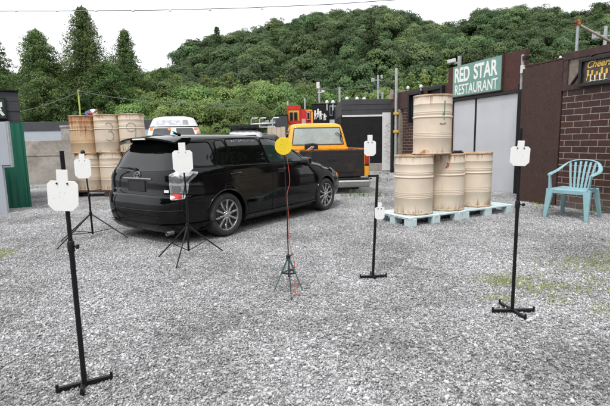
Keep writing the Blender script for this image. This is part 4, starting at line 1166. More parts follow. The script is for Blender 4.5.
for i, px in enumerate((327, 333, 347, 357, 364)):
    P = at(px, 103 - (px > 340) * 3.4, 21.5); b = MB(); b.tube([(0, 0, -.35), (0, 0, 0)], .025, 8); b.lathe([(0, 0), (.09, .01), (.08, .10), (.02, .14), (0, .14)], 10); b.build('x', M['lintel'], None) if 0 else None
    o = b.build('roof_lamp', M['lintel'], None, smooth=40, loc=P); tag(o, 'small white lamp standing on the edge of the far black walls', 'lamp', 'small lamps on the far black walls')
def cable(pts, r, label, sag=0.):
    P_ = [Vector(p) for p in pts]; out = []
    for a, c in zip(P_, P_[1:]):
        for k in range(10): u = k / 10; q = a.lerp(c, u); q.z -= sag * 4 * u * (1 - u); out.append(q)
    out.append(P_[-1]); b = MB(); b.tube(out, r, 6); o = b.build('overhead_cable', M['cable'], None, smooth=60)
    return tag(o, label, 'cable', 'overhead cables')
cable([at(-120, 12, 20), at(14, 11, 20), at(150, 10.2, 20), at(240, 8, 20), at(330, 4.2, 20), at(420, -2, 20), at(520, -10, 20)], .017, 'long cable with small clips crossing the whole white sky near the top')
b = MB()
for px in (16, 57, 96, 133, 170, 210, 262): p = at(px, 11 - .02 * (px > 150) * (px - 150), 20); b.lathe([(.012, -.06), (.04, -.05), (.04, .05), (.012, .06)], 8, axis='x', c=p)
tag(b.build('cable_clip', M['lintel'], None), 'small pale clips strung along the long cable across the sky', 'clip')
yp = empty('marker_pole', (at(81, 120, 16)[0], 16, 0), 0, 'thin yellow green pole standing behind the rust streaked drum', 'pole')
zt = at(80.5, 90, 16)[2]
b = MB(); b.tube([(0, 0, 0), (-.01, 0, zt)], .028, 8); b.build('pole', mat('faded lime pole', (.42, .5, .12), .7, 0, .2, 3), yp, smooth=40)
b = MB(); b.tube([(-.04, 0, zt - .02), (.06, 0, zt - .02)], .03, 8); b.build('cap', M['grey_wood'], yp, smooth=40)
cable([at(80.5, 91, 16), at(19, 112, 15)], .010, 'thin cable dropping from the yellow green pole towards the dark cabin', .06)
cable([at(80.5, 91, 16), at(150, 101, 18), at(282, 105, 24)], .012, 'thin cable running from the yellow green pole in front of the trees', .06)
cable([at(320, 88, 24), at(340, 87.5, 21), at(378, 84, 24)], .012, 'cable strung between the pole tops above the far black walls', .08)
cable([at(348, 100, 21.5), at(365, 96, 21), at(396, 72, 17)], .012, 'cable climbing from the black shed roof to the tall standpipe', .12)

# left side: cabin, pale partition, green sheet, fence, concrete
cb = empty('dark_cabin', (-5.99, 9.3, 0), math.radians(34), 'charcoal boarded cabin with a framed picture at the left edge', 'cabin')
b = MB()
for i in range(12): b.bx(-3.2, -.004 * (i % 2), .012 * (i % 2), 2.6, .02 + i * .2015, .02 + i * .2015 + .196)
b.build('wall', M['charcoal'], cb)
b = MB(); b.bx(-3.25, .01, -.03, 2.65, 2.442, 2.47); b.build('roof', M['black_wall'], cb)
b = MB(); b.bx(-.60, -.23, -.04, -.002, 1.86, 2.30); f = b.build('picture_frame', M['black_plastic'], cb, bevel=.006)
b = MB(); b.bx(-.57, -.26, -.046, -.041, 1.89, 2.27); b.build('picture', mat('dark green picture', (.03, .06, .05), .4, 0, .4, 8), f)
b = MB()
for (x, z, w_, h) in ((-.40, 2.08, .14, .12), (-.33, 2.16, .06, .10), (-.46, 1.99, .09, .07), (-.32, 1.98, .05, .10), (-.42, 2.18, .05, .06)): b.box((x, -.048, z), (w_, .004, h), rot=Matrix.Rotation(random.uniform(-.6, .6), 3, 'Y'))
b.build('white_shapes', M['sign_white'], f)
pn_ = empty('pale_partition', (-5.83, 8.36, 0), 0, 'pale grey painted partition in front of the green sheet, cut by the left edge', 'partition')
b = MB(); b.bx(-1.2, 0, -.03, .03, -.02, .936); b.build('lower_panel', M['pale_panel'], pn_, bevel=.005)
b = MB(); b.bx(-1.2, .165, -.035, .03, .94, 1.765); b.build('upper_panel', M['pale_panel'], pn_, bevel=.005)
b = MB(); b.bx(.166, .20, -.03, .03, .92, 1.775); b.bx(.02, .199, -.03, .03, .90, .918); b.build('edge_strip', M['galv'], pn_)
gn = empty('green_sheet', (-5.90, 9.17, 0), math.radians(34), 'green corrugated metal sheet standing upright behind the pale partition', 'sheet')
pl = []; nn = 24
for i in range(nn + 1):
    x = -.75 + .73 * i / nn; pl.append((x, .012 * math.sin(i * PI / 2)))
vs, fs = [], []
for x, y in pl: vs += [(x, y, .01), (x, y, 1.775), (x, y + .01, .01), (x, y + .01, 1.775)]
for i in range(nn): a = 4 * i; fs += [(a, a + 4, a + 5, a + 1), (a + 2, a + 3, a + 7, a + 6), (a + 1, a + 5, a + 7, a + 3), (a, a + 2, a + 6, a + 4)]
fs += [(0, 1, 3, 2), (4 * nn, 4 * nn + 2, 4 * nn + 3, 4 * nn + 1)]
b = MB(); b.add(vs, fs); b.build('sheet', M['green_wall'], gn, smooth=50)
b = MB(); b.bx(-.02, .02, -.02, .04, .0, 1.80); b.build('edge_post', M['green_wall'], gn, bevel=.004)

fe = empty('yard_fence', (-11.5, 20, 0), 0, 'long pale wall topped with black sheeting behind the concrete slab', 'fence')
b = MB(); b.bx(-8, 5.5, 0, .12, -.05, 2.02); b.build('wall', M['pale_panel'], fe)
b = MB(); b.bx(-8, 5.4, -.04, .2, 2.022, 2.42); b.build('black_top', M['charcoal'], fe, bevel=.01)
cs = empty('concrete_slab', (-8.7, 14.9, 0), 0, 'large weathered concrete slab standing upright, left of the stacked drums', 'slab')
b = MB(); b.bx(-.86, .56, -.15, .15, -.05, 1.50); b.build('slab', M['concrete'], cs, bevel=.02)
b = MB(); b.bx(-.84, .55, -.17, -.151, .98, 1.03); b.build('ledge', M['concrete'], cs)
cp_ = empty('concrete_pillar', (-7.93, 14.8, 0), 0, 'pale concrete pillar between the concrete slab and the stacked drums', 'pillar')
b = MB(); b.bx(-.22, .20, -.16, .16, -.05, 1.90); b.build('pillar', M['concrete'], cp_, bevel=.02)
b = MB(); b.bx(-.24, .22, -.18, .18, 1.902, 1.98); b.build('cap', M['concrete'], cp_, bevel=.015)
# bundle lying behind the drum tops
b = MB()
for i in range(8): b.box((random.uniform(-.2, .2), random.uniform(-.1, .1), random.uniform(0, .16)), (random.uniform(.08, .2), .15, random.uniform(.06, .14)), rot=Euler((random.uniform(-.5, .5), random.uniform(-.6, .6), random.uniform(-.6, .6))).to_matrix(), mi=i % 3)
o = b.build('rag_bundle', [mat('blue rag', (.10, .17, .38), .8, 0, .2, 9), M['sign_white'], mat('dull red rag', (.3, .08, .08), .8, 0, .2, 9)], None, bevel=.01, loc=(-5.45, 11.25, .16 + 1.89 + .01)); o.scale = (.75, .75, .7); tag(o, 'small blue and white bundle lying on top of the rust streaked drum', 'bundle')

# ------------------------------------------------------------------ vehicle bodies: stacked plan outlines, panels laid on the skin
def pchip(keys):
    X = np.array([k[0] for k in keys], float); Y = np.array([k[1] for k in keys], float)
    h = np.diff(X); d = np.diff(Y) / h; m = np.zeros(len(X)); m[0], m[-1] = d[0], d[-1]
    for i in range(1, len(X) - 1):
        if d[i - 1] * d[i] > 0:
            w1, w2 = 2 * h[i] + h[i - 1], h[i] + 2 * h[i - 1]; m[i] = (w1 + w2) / (w1 / d[i - 1] + w2 / d[i])
    def f(x):
        i = int(np.clip(np.searchsorted(X, x) - 1, 0, len(h) - 1)); u = (x - X[i]) / h[i]
        return Y[i] * (1 + 2 * u) * (1 - u) ** 2 + h[i] * m[i] * u * (1 - u) ** 2 + Y[i + 1] * u * u * (3 - 2 * u) + h[i] * m[i + 1] * u * u * (u - 1)
    return f
def outline(xr, xf, w, nr, nf, xm, N):
    xm = min(max(xm, xr + .3 * (xf - xr)), xf - .3 * (xf - xr))
    th = np.linspace(0, PI, 720); c, s = np.cos(th), np.sin(th)
    n = np.where(c > 0, nr, nf)
    X = np.where(c > 0, xm - (xm - xr) * np.abs(c) ** (2 / n), xm + (xf - xm) * np.abs(c) ** (2 / n)); Y = w * np.abs(s) ** (2 / n)
    L = np.concatenate([[0], np.cumsum(np.hypot(np.diff(X), np.diff(Y)))]); q = np.linspace(0, L[-1], N)
    return np.interp(q, L, X), np.interp(q, L, Y)
def loft(name, zs, fx, N=110):
    """fx(z) -> xr, xf, halfwidth, nr, nf, xm"""
    vs, fs = [], []; n2 = 2 * (N - 1)
    for z in zs:
        X, Y = outline(*fx(z), N)
        vs += [(a, b, z) for a, b in zip(X, Y)] + [(a, -b, z) for a, b in zip(X[-2:0:-1], Y[-2:0:-1])]
    for i in range(len(zs) - 1):
        for k in range(n2):
            l = (k + 1) % n2; fs.append((i * n2 + k, i * n2 + l, (i + 1) * n2 + l, (i + 1) * n2 + k))
    fs.append(tuple(range(n2))); fs.append(tuple(range((len(zs) - 1) * n2, len(zs) * n2)))
    b = MB(); b.add(vs, fs); return b.mesh(name, 50)
def cut(me, cutters):
    """boolean difference with closed MB shapes"""
    o = bpy.data.objects.new('tmp', me); COL.objects.link(o); tmp = [o]
    for c in cutters:
        k = bpy.data.objects.new('cutter', c.mesh('cutter')); COL.objects.link(k); tmp.append(k)
        md = o.modifiers.new('cut', 'BOOLEAN'); md.operation = 'DIFFERENCE'; md.object = k; md.solver = 'EXACT'
    bpy.context.view_layer.update()
    r = bpy.data.meshes.new_from_object(o.evaluated_get(bpy.context.evaluated_depsgraph_get()))
    r.name = me.name
    for k in tmp: bpy.data.objects.remove(k)
    r.polygons.foreach_set('use_smooth', [True] * len(r.polygons)); r.set_sharp_from_angle(angle=math.radians(40))
    return r
def bvh_of(me): return BVHTree.FromPolygons([v.co[:] for v in me.vertices], [p.vertices[:] for p in me.polygons])
def rounded(poly, r, n=5):
    out = []
    for i, p in enumerate(poly):
        p = Vector(p); a = Vector(poly[i - 1]) - p; c = Vector(poly[(i + 1) % len(poly)]) - p
        rr = min(r, a.length * .45, c.length * .45); a = p + a.normalized() * rr; c = p + c.normalized() * rr
        for k in range(n + 1): u = k / n; out.append(a * (1 - u) ** 2 + p * 2 * u * (1 - u) + c * u * u)
    return out
class Skin:
    def __init__(s, bvh): s.b = bvh
    def hit(s, org, D):
        h = s.b.ray_cast(org, D)
        if h[0] is None: h = s.b.find_nearest(org + D * 3)
        n = h[1]
        if n.dot(D) > 0: n = -n
        return h[0], n
    def frame(s, side):
        return {'right': (Vector((1, 0, 0)), Vector((0, 0, 1)), Vector((0, 1, 0))), 'left': (Vector((1, 0, 0)), Vector((0, 0, 1)), Vector((0, -1, 0))), 'rear': (Vector((0, 1, 0)), Vector((0, 0, 1)), Vector((1, 0, 0))), 'front': (Vector((0, 1, 0)), Vector((0, 0, 1)), Vector((-1, 0, 0))), 'top': (Vector((1, 0, 0)), Vector((0, 1, 0)), Vector((0, 0, -1))),
                'cornerR': (Vector((.7071, -.7071, 0)), Vector((0, 0, 1)), Vector((.7071, .7071, 0))), 'cornerL': (Vector((.7071, .7071, 0)), Vector((0, 0, 1)), Vector((.7071, -.7071, 0)))}[side]
    def patch(s, name, poly, side, m, parent, off=.004, depth=.012, r=.03, res=.05, smooth=40):
        U, V, D = s.frame(side); pl = rounded(poly, r) if r else [Vector(p) for p in poly]
        ring = []
        for i, p in enumerate(pl):
            q = pl[(i + 1) % len(pl)]; k = max(1, int((q - p).length / res))
            ring += [p.lerp(q, j / k) for j in range(k)]
        xs = [p.x for p in ring]; ys = [p.y for p in ring]; pts = list(ring)
        g = res
        def inside(x, y):
            c = False; j = len(ring) - 1
            for i in range(len(ring)):
                a, b = ring[i], ring[j]
                if (a.y > y) != (b.y > y) and x < (b.x - a.x) * (y - a.y) / (b.y - a.y) + a.x: c = not c
                j = i
            return c
        y = min(ys) + g / 2
        while y < max(ys):
            x = min(xs) + g / 2
            while x < max(xs):
                if inside(x, y) and min((Vector((x, y)) - p).length for p in ring) > g * .45: pts.append(Vector((x, y)))
                x += g
            y += g
        n = len(ring)
        r_ = delaunay_2d_cdt(pts, [(i, (i + 1) % n) for i in range(n)], [], 1, 1e-6)
        V2, F2 = r_[0], r_[2]
        top, low = [], []
        for p in V2:
            o = U * p.x + V * p.y - D * 6; h, nn = s.hit(o, D); top.append(h + nn * off); low.append(h - nn * depth)
        k = len(top); fs = [tuple(f) for f in F2]
        ec = {}
        for f in fs:
            for a, b in zip(f, f[1:] + f[:1]): ec[(a, b)] = 1
        bd = [(a, b) for a, b in ec if (b, a) not in ec]
        lowid = {}; vs = list(top)
        for a, b in bd:
            for q in (a, b):
                if q not in lowid: lowid[q] = len(vs); vs.append(low[q])
        fs += [(b, a, lowid[a], lowid[b]) for a, b in bd]
        me = bpy.data.meshes.new(name); me.from_pydata(vs, [], fs)
        # orient outwards
        c = me.polygons[0].normal if len(me.polygons) else D
        if sum((p.normal.dot(D) > 0) for p in me.polygons[:len(F2)]) > len(F2) / 2: me.flip_normals()
        me.polygons.foreach_set('use_smooth', [True] * len(me.polygons)); me.set_sharp_from_angle(angle=math.radians(smooth))
        return link(name, me, m, parent)
    def line(s, name, pts, side, m, parent, r=.004, off=.0, res=.03, closed=False):
        U, V, D = s.frame(side); out = []
        pts = [Vector(p) for p in pts]
        if closed: pts.append(pts[0])
        for a, b in zip(pts, pts[1:]):
            k = max(1, int((b - a).length / res))
            for j in range(k):
                p = a.lerp(b, j / k); h, nn = s.hit(U * p.x + V * p.y - D * 6, D); out.append(h + nn * off)
        h, nn = s.hit(U * pts[-1].x + V * pts[-1].y - D * 6, D); out.append(h + nn * off)
        b = MB(); b.tube(out, r, 6); return b.build(name, m, parent, smooth=60)

def wheel(parent, x, y, r, width, rim_r, side, m_rim, spokes=5, z=None, double=True):
    """side -1: right, +1: left; local y outward"""
    wz = r if z is None else z
    wh = empty('wheel', (x, y, wz)); wh.parent = parent
    sgn = side
    T = Matrix.Diagonal((1, sgn, 1))
    b = MB(); h = width / 2
    prof = [(rim_r - .005, -h * .9), (rim_r + .012, -h), (r - .03, -h * .98), (r - .008, -h * .72), (r, -h * .5)]
    for gz in (-.35, 0, .35): prof += [(r, h * gz - .012), (r - .006, h * gz - .006), (r - .006, h * gz + .006), (r, h * gz + .012)]
    prof += [(r, h * .5), (r - .008, h * .72), (r - .03, h * .98), (r - .05, h), (rim_r + .012, h * .97), (rim_r - .003, h * .86)]
    b.lathe([(a, -z_) for a, z_ in prof], 48, axis='y', cap=False)
    b.v = [(x_, y_ * sgn, z_) for x_, y_, z_ in b.v]
    link('tyre', b.mesh('tyre', 40), M['rubber'], wh)
    b = MB(); f = h * .80
    b.lathe([(rim_r + .004, -(h * .9)), (rim_r + .006, -(h * .88)), (rim_r - .012, -(h * .80)), (rim_r - .02, -(h * .3)), (rim_r - .02, h * .8)], 48, axis='y', cap=False)
    b.lathe([(.062, -(f - .005)), (.055, -(f + .006)), (.03, -(f + .004)), (.026, -(f + .012)), (0, -(f + .013))], 24, axis='y', cap=False)
    for k in range(spokes):
        a0 = 2 * PI * k / spokes + .2
        for da in ((-.16, .16) if double else (0,)):
            p = (math.cos(a0 + da * .9) * .045, f - .004, math.sin(a0 + da * .9) * .045); q = (math.cos(a0 + da) * (rim_r - .008), f - .012, math.sin(a0 + da) * (rim_r - .008))
            mid = Vector(p).lerp(Vector(q), .5) + Vector((0, -.010, 0))
            b.bar(p, mid, .024, .022, w2=.03, h2=.019, up=(0, 1, 0)); b.bar(mid, q, .03, .019, w2=.03, h2=.026, up=(0, 1, 0))
    for k in range(5):
        a0 = 2 * PI * (k + .5) / 5; b.lathe([(.009, -(f + .001)), (.009, -(f + .012)), (0, -(f + .013))], 8, axis='y', c=(math.cos(a0) * .045, 0, math.sin(a0) * .045), cap=False)
    b.v = [(x_, y_ * sgn, z_) for x_, y_, z_ in b.v]
    o = link('rim', b.mesh('rim', 35), m_rim, wh); bv = o.modifiers.new('edge', 'BEVEL'); bv.width = .003; bv.segments = 1; bv.limit_method = 'ANGLE'
    b = MB(); b.lathe([(rim_r - .02, .0), (rim_r - .02, .012), (0, .012)], 36, axis='y', cap=False); b.lathe([(.15, -.02), (.15, -.03), (.07, -.03)], 36, axis='y', cap=False)
    b.v = [(x_, y_ * sgn, z_) for x_, y_, z_ in b.v]
    link('brake_disc', b.mesh('brake_disc', 35), M['brake'], wh)
    return wh

# ------------------------------------------------------------------ black wagon
S = .965
car = empty('station_wagon', (-1.755, 6.30, 0), math.radians(55.0), 'black station wagon with roof spoiler and silver alloy wheels parked across the gravel', 'car')
car.scale = (S * 1.015, S * 1.06, S)
fxr = pchip([(.17, -.74), (.20, -.80), (.26, -.845), (.34, -.872), (.46, -.88), (.58, -.872), (.635, -.85), (.665, -.815), (.70, -.805), (.80, -.800), (.90, -.79), (.96, -.765), (1.02, -.725), (1.10, -.68), (1.20, -.62), (1.30, -.555), (1.38, -.49), (1.42, -.43), (1.445, -.33), (1.46, -.15), (1.468, .15)])
fxf = pchip([(.17, 3.20), (.20, 3.28), (.26, 3.50), (.34, 3.58), (.46, 3.60), (.58, 3.57), (.66, 3.51), (.72, 3.42), (.78, 3.26), (.84, 3.00), (.90, 2.78), (.945, 2.52), (.99, 2.36), (1.10, 2.10), (1.20, 1.88), (1.30, 1.62), (1.38, 1.36), (1.42, 1.16), (1.445, .92), (1.46, .65), (1.468, .40)])
fw_ = pchip([(.17, .74), (.20, .79), (.26, .825), (.34, .838), (.46, .845), (.60, .848), (.72, .846), (.84, .838), (.92, .828), (.97, .812), (1.02, .79), (1.10, .762), (1.20, .728), (1.30, .690), (1.36, .660), (1.40, .625), (1.43, .57), (1.45, .49), (1.46, .40), (1.468, .22)])
fnr = pchip([(.17, 6), (.5, 6.5), (.9, 7.5), (1.1, 7), (1.35, 6), (1.42, 4.5), (1.468, 2.5)])
fnf = pchip([(.17, 4), (.5, 4.2), (.8, 4.5), (.95, 5), (1.1, 5.5), (1.35, 5), (1.42, 4), (1.468, 2.5)])
zs = np.unique(np.concatenate([np.linspace(.17, .62, 16), np.linspace(.62, .70, 9), np.linspace(.70, .93, 14), np.linspace(.93, 1.36, 24), np.linspace(1.36, 1.468, 18)]))
body0 = loft('body', zs, lambda z: (fxr(z), fxf(z), fw_(z), fnr(z), fnf(z), 1.25))
skin = Skin(bvh_of(body0))
AR, WZ = .352, .315
cutters = []
for x in (0, 2.6):
    for sgn in (-1, 1):
        b = MB(); b.lathe([(AR, -.22), (AR, .35)] if sgn > 0 else [(AR, -.35), (AR, .22)], 56, axis='y', c=(x, sgn * -.0 + sgn * .82 - sgn * .0, WZ)); cutters.append(b)
body = link('body', cut(body0, cutters), M['car_black'], car)
for x in (0, 2.6):
    for sgn in (-1, 1):
        wheel(car, x, sgn * .735, .315, .205, .222, sgn, M['alloy'], 10, double=False)
seam = M['rack_black']
DARK = M['black_plastic']
for side in ('right', 'left'):
    sg_ = -1 if side == 'right' else 1
    # rear quarter window, doors with their windows
    skin.patch('quarter_window', [(-.64, 1.06), (-.56, 1.295), (-.42, 1.335), (-.13, 1.345), (-.10, 1.02), (-.40, 1.018)], side, M['glass_privacy'], car, .0035, .01, .05)
    dr = [(-.015, 1.0), (.13, .78), (.30, .60), (.40, .42), (.43, .275), (.96, .27), (.985, .62), (.945, 1.0)]
    d = skin.patch('rear_door', [(-.04, .985)] + dr[1:-1] + [(.96, .985)], side, M['car_black'], car, .0035, .012, .03)
    skin.patch('window', [(-.055, 1.018), (-.045, 1.352), (.12, 1.37), (.20, 1.012)], side, M['glass_privacy'], d, .006, .01, .025)
    skin.patch('window', [(.235, 1.012), (.16, 1.372), (.50, 1.385), (.87, 1.382), (.93, 1.0)], side, M['glass_privacy'], d, .006, .01, .025)
    d2 = skin.patch('front_door', [(1.00, .985), (.995, .6), (.97, .27), (1.78, .275), (1.99, .60), (2.02, .90), (1.95, .955)], side, M['car_black'], car, .0035, .012, .03)
    skin.patch('window', [(.975, .998), (.915, 1.382), (1.20, 1.372), (1.36, 1.345), (1.70, 1.16), (1.96, .985)], side, M['glass_green'], d2, .006, .01, .025)
    for wd in ([(-.64, 1.06), (-.56, 1.295), (-.42, 1.335), (-.13, 1.345), (-.10, 1.02), (-.40, 1.018)], [(.235, 1.012), (.16, 1.372), (.50, 1.385), (.87, 1.382), (.93, 1.0)], [(-.055, 1.018), (-.045, 1.352), (.12, 1.37), (.20, 1.012)], [(.975, .998), (.915, 1.382), (1.20, 1.372), (1.36, 1.345), (1.70, 1.16), (1.96, .985)]):
        skin.line('window_seal', [tuple(p) for p in rounded(wd, .05, 3)], side, M['rubber_seal'], car, .0085, .004, closed=True)
    # handles: cup, bar
    for dd, hx in ((d, .10), (d2, 1.14)):
        skin.patch('handle_cup', [(hx, .835), (hx + .17, .84), (hx + .17, .905), (hx, .90)], side, M['rack_black'], dd, .005, .006, .03, .03)
        h0, n0 = skin.hit(Vector((hx + .0, sg_ * 6, .885)), Vector((0, -sg_, 0))); h1, n1 = skin.hit(Vector((hx + .19, sg_ * 6, .89)), Vector((0, -sg_, 0)))
        b = MB(); b.tube([h0 + n0 * .004, h0 + n0 * .03 + Vector((.02, 0, 0)), h1 + n1 * .03 - Vector((.02, 0, 0)), h1 + n1 * .004], [.012, .0125, .0125, .012], 8, sy=1.25); b.build('handle', M['car_black'], dd, smooth=60)
    # side skirt, belt moulding, arch lips, mirror
    skin.patch('side_skirt', [(.37, .185), (.385, .262), (2.22, .262), (2.235, .185)], side, M['car_black'], car, .014, .03, .012)
    skin.line('belt_moulding', [(-.60, 1.022), (-.10, 1.004), (.9, .99), (1.96, .968)], side, DARK, car, .008, .003)
    skin.line('drip_rail', [(-.50, 1.345), (-.2, 1.372), (.3, 1.395), (.8, 1.402), (1.2, 1.392), (1.42, 1.352), (1.75, 1.165), (2.1, .99)], side, seam, car, .006, .001)
    for x in (0, 2.6):
        pts = [(x + (AR + .012) * math.cos(a), WZ + (AR + .012) * math.sin(a)) for a in np.linspace(-.25, PI + .25, 40)]
        skin.line('arch_lip', pts, side, M['car_black'], car, .012, -.002)
    mb = empty('side_mirror', (1.80, sg_ * .90, .985)); mb.parent = car
    b = MB(); b.tube([(0.03, -sg_ * .12, -.03), (0, 0, -.01)], [.03, .022], 8); 
    prof = [(-.055, 0), (-.05, .045), (-.02, .075), (.035, .06), (.075, .02), (.085, 0)]
    vs, fs = [], []
    for i, (xx, hh) in enumerate([(-.06, .35), (-.055, .85), (-.03, 1.), (.03, .9), (.065, .6), (.085, .15)]):
        for k in range(16):
            a = 2 * PI * k / 16; ca, sa = math.cos(a), math.sin(a)
            vs.append((xx, sg_ * (.03 + .105 * hh * abs(ca) ** .6 * (1 if ca > 0 else -1)), .012 + .065 * hh * abs(sa) ** .6 * (1 if sa > 0 else -1)))
    for i in range(5):
        for k in range(16): l = (k + 1) % 16; fs.append((i * 16 + k, i * 16 + l, (i + 1) * 16 + l, (i + 1) * 16 + k))
    fs += [tuple(range(16)), tuple(range(80, 96))]
    b.add(vs, fs); b.build('housing', M['car_black'], mb, smooth=50)
    b = MB(); b.box((-.061, sg_ * .03, .012), (.004, .16, .095)); b.build('mirror_glass', M['chrome'], mb, bevel=.002)
    # headlamps
    skin.patch('headlight', [(2.86, .66), (2.98, .80), (3.10, .80), (3.36, .70), (3.40, .60), (3.20, .58)], side, M['clear_lens'], car, .006, .012, .03)
    skin.patch('indicator', [(3.10, .62), (3.14, .70), (3.28, .68), (3.26, .61)], side, M['orange_lamp'], car, .008, .006, .02, .03)
    # tail lamp round the corner
    cs_ = 'cornerR' if sg_ < 0 else 'cornerL'
    # corner coordinate u=(x-/+y)/sqrt2 ; rear face x=-.8 y=-.62 ->u=-.13 ; side x=-.45,y=-.84 -> u=.28
    tl = skin.patch('tail_light', [(-.11, .61), (-.115, .93), (.0, .975), (.235, .955), (.215, .91), (.12, .83), (.10, .70), (.05, .61)], cs_, M['clear_lens'], car, .010, .014, .025, .03)
    skin.patch('red_lens', [(-.095, .622), (-.095, .69), (.03, .69), (.025, .622)], cs_, M['red_lamp'], tl, .014, .004, .015, .025)
    skin.patch('inner_reflector', [(-.09, .705), (-.09, .79), (.025, .79), (.025, .705)], cs_, M['dull_chrome'], tl, .013, .004, .03, .025)
    skin.patch('inner_reflector', [(-.085, .83), (-.085, .905), (.04, .92), (.03, .83)], cs_, M['clear_lens'], tl, .013, .004, .03, .025)
    skin.line('lens_edge', [(.04, .63), (.055, .72), (.085, .86), (.18, .935)], cs_, DARK, tl, .008, .011)

# tail gate
tg = skin.patch('tailgate', [(-.665, .655), (-.66, .94), (-.60, 1.04), (-.50, 1.355), (.50, 1.355), (.60, 1.04), (.66, .94), (.665, .655)], 'rear', M['car_black'], car, .004, .012, .03)
rw = skin.patch('rear_window', [(-.655, .985), (-.60, 1.12), (-.525, 1.33), (.525, 1.33), (.60, 1.12), (.655, .985), (0, .955)], 'rear', M['glass_rear'], tg, .0075, .006, .06)
skin.patch('plate_recess', [(-.20, .70), (-.215, .855), (.215, .855), (.20, .70)], 'rear', M['rack_black'], tg, .006, .006, .02)
skin.patch('number_plate', [(-.165, .705), (-.165, .83), (.165, .83), (.165, .705)], 'rear', M['black_plastic'], tg, .014, .012, .008)
skin.patch('chrome_strip', [(-.30, .864), (-.30, .878), (.30, .878), (.30, .864)], 'rear', M['dull_chrome'], tg, .018, .02, .006)
skin.line('plate_frame', [(-.175, .70), (-.175, .84), (.175, .84), (.175, .70)], 'rear', M['dark_metal'], tg, .005, .012, closed=True)
em = empty('emblem', (0, 0, 0)); em.parent = tg
def ell(cy, cz, ry, rz): return [(cy + ry * math.cos(a), cz + rz * math.sin(a)) for a in np.linspace(0, 2 * PI, 29)[:-1]]
for pts in (ell(0, .918, .062, .042), ell(0, .932, .040, .017), ell(0, .920, .018, .038)): skin.line('ring', pts, 'rear', M['dull_chrome'], em, .0052, .011, closed=True, res=.02)
for i, x in enumerate(np.linspace(.36, .545, 8)): skin.patch('badge_letter', [(x, .705), (x, .728), (x + .015, .728), (x + .015, .705)], 'rear', M['dull_chrome'], tg, .007, .003, 0, .03) if i % 5 != 3 else None
skin.patch('sticker', [(-.60, .70), (-.60, .735), (-.53, .735), (-.53, .70)], 'rear', M['sign_white'], tg, .0065, .003, .004, .03)
# wiper
wp0, wn = skin.hit(Vector((-6, .06, .985)), Vector((1, 0, 0)))
b = MB(); b.lathe([(.03, -.03), (.028, -.05), (.0, -.055)], 14, axis='x', c=wp0 + Vector((.02, 0, 0)), cap=False)
wpts = [skin.hit(Vector((-6, y_, z_)), Vector((1, 0, 0)))[0] + Vector((-.028, 0, .01)) for y_, z_ in ((.06, .985), (.16, 1.0), (.28, 1.005), (.42, .998))]
b.tube(wpts, [.011, .009, .007, .005], 8); b.build('wiper', M['black_plastic'], tg, smooth=50)
# bumper shell with lip, reflector line and exhaust
bp = skin.patch('rear_bumper', [(-.80, .30), (-.80, .63), (.80, .63), (.80, .30)], 'rear', M['car_black'], car, .004, .012, .04)
skin.line('bumper_crease', [(-.74, .47), (0, .455), (.74, .47)], 'rear', seam, bp, .005, .002)
skin.patch('rear_lip', [(-.80, .185), (-.82, .285), (.82, .285), (.80, .185)], 'rear', M['car_black'], car, .03, .05, .02)
b = MB(); b.lathe([(.027, .0), (.027, -.10), (.024, -.104), (.021, -.10), (.021, -.02), (0, -.02)], 20, axis='x', c=(-.80, -.66, .19), cap=False); b.build('exhaust', M['brake'], car, smooth=40)
# roof spoiler
vs, fs = [], []; n = 26
for i in range(n + 1):
    y = -.60 + 1.20 * i / n; e = abs(y) / .60; drop = .03 * e ** 3; xe = -.735 + .10 * e ** 4
    zc = 1.435 - .045 * e ** 2
    for (xx, zz) in ((-.36, zc + .015), (-.52, zc + .016), (xe, zc - .012 - drop), (xe + .005, zc - .038 - drop), (-.54, zc - .05), (-.40, zc - .045)): vs.append((xx, y, zz))
for i in range(n):
    for k in range(6): l = (k + 1) % 6; fs.append((i * 6 + k, i * 6 + l, (i + 1) * 6 + l, (i + 1) * 6 + k))
fs += [tuple(range(6)), tuple(range(n * 6, n * 6 + 6))]
b = MB(); b.add(vs, fs); sp_ = b.build('spoiler', M['car_black'], car, smooth=35, bevel=.006)
b = MB(); b.bx(-.738, -.715, -.13, .13, 1.388, 1.408); b.build('brake_light', M['white_lens'], sp_, bevel=.003)
b = MB(); b.bar((-.30, -.30, 1.452), (-.40, -.30, 1.475), .05, .03, w2=.03, h2=.02); b.bar((-.33, -.30, 1.465), (-.42, -.30, 1.50), .014, .010); b.build('antenna', M['black_plastic'], car, bevel=.004)
# windscreen and front
skin.patch('windscreen', [(-.66, .985), (-.56, 1.36), (.56, 1.36), (.66, .985)], 'front', M['glass_green'], car, .006, .01, .05)
skin.patch('grille', [(-.45, .58), (-.5, .68), (.5, .68), (.45, .58)], 'front', M['rack_black'], car, .006, .01, .03)
skin.patch('bonnet', [(2.50, -.66), (3.20, -.56), (3.28, 0), (3.20, .56), (2.50, .66), (2.56, 0)], 'top', M['car_black'], car, .003, .012, .06)
# white smudges along the top of the rear door glass
b = MB()
rr_ = random.Random(3)
for i in range(22):
    x = .22 + .56 * i / 22 + rr_.uniform(-.02, .02); z = 1.352 - .004 * (i % 3) + rr_.uniform(-.008, .008); h, nn = skin.hit(Vector((x, -6, z)), Vector((0, 1, 0))); h = h + nn * .0072
    b.bar(h, h + Vector((rr_.uniform(.008, .03), 0, rr_.uniform(-.012, .006))), .008 * rr_.random() + .003, .002, up=nn)
b.build('smudge', mat('pale dried smudge', (.35, .36, .36), .8, 0, .3, 30), car)

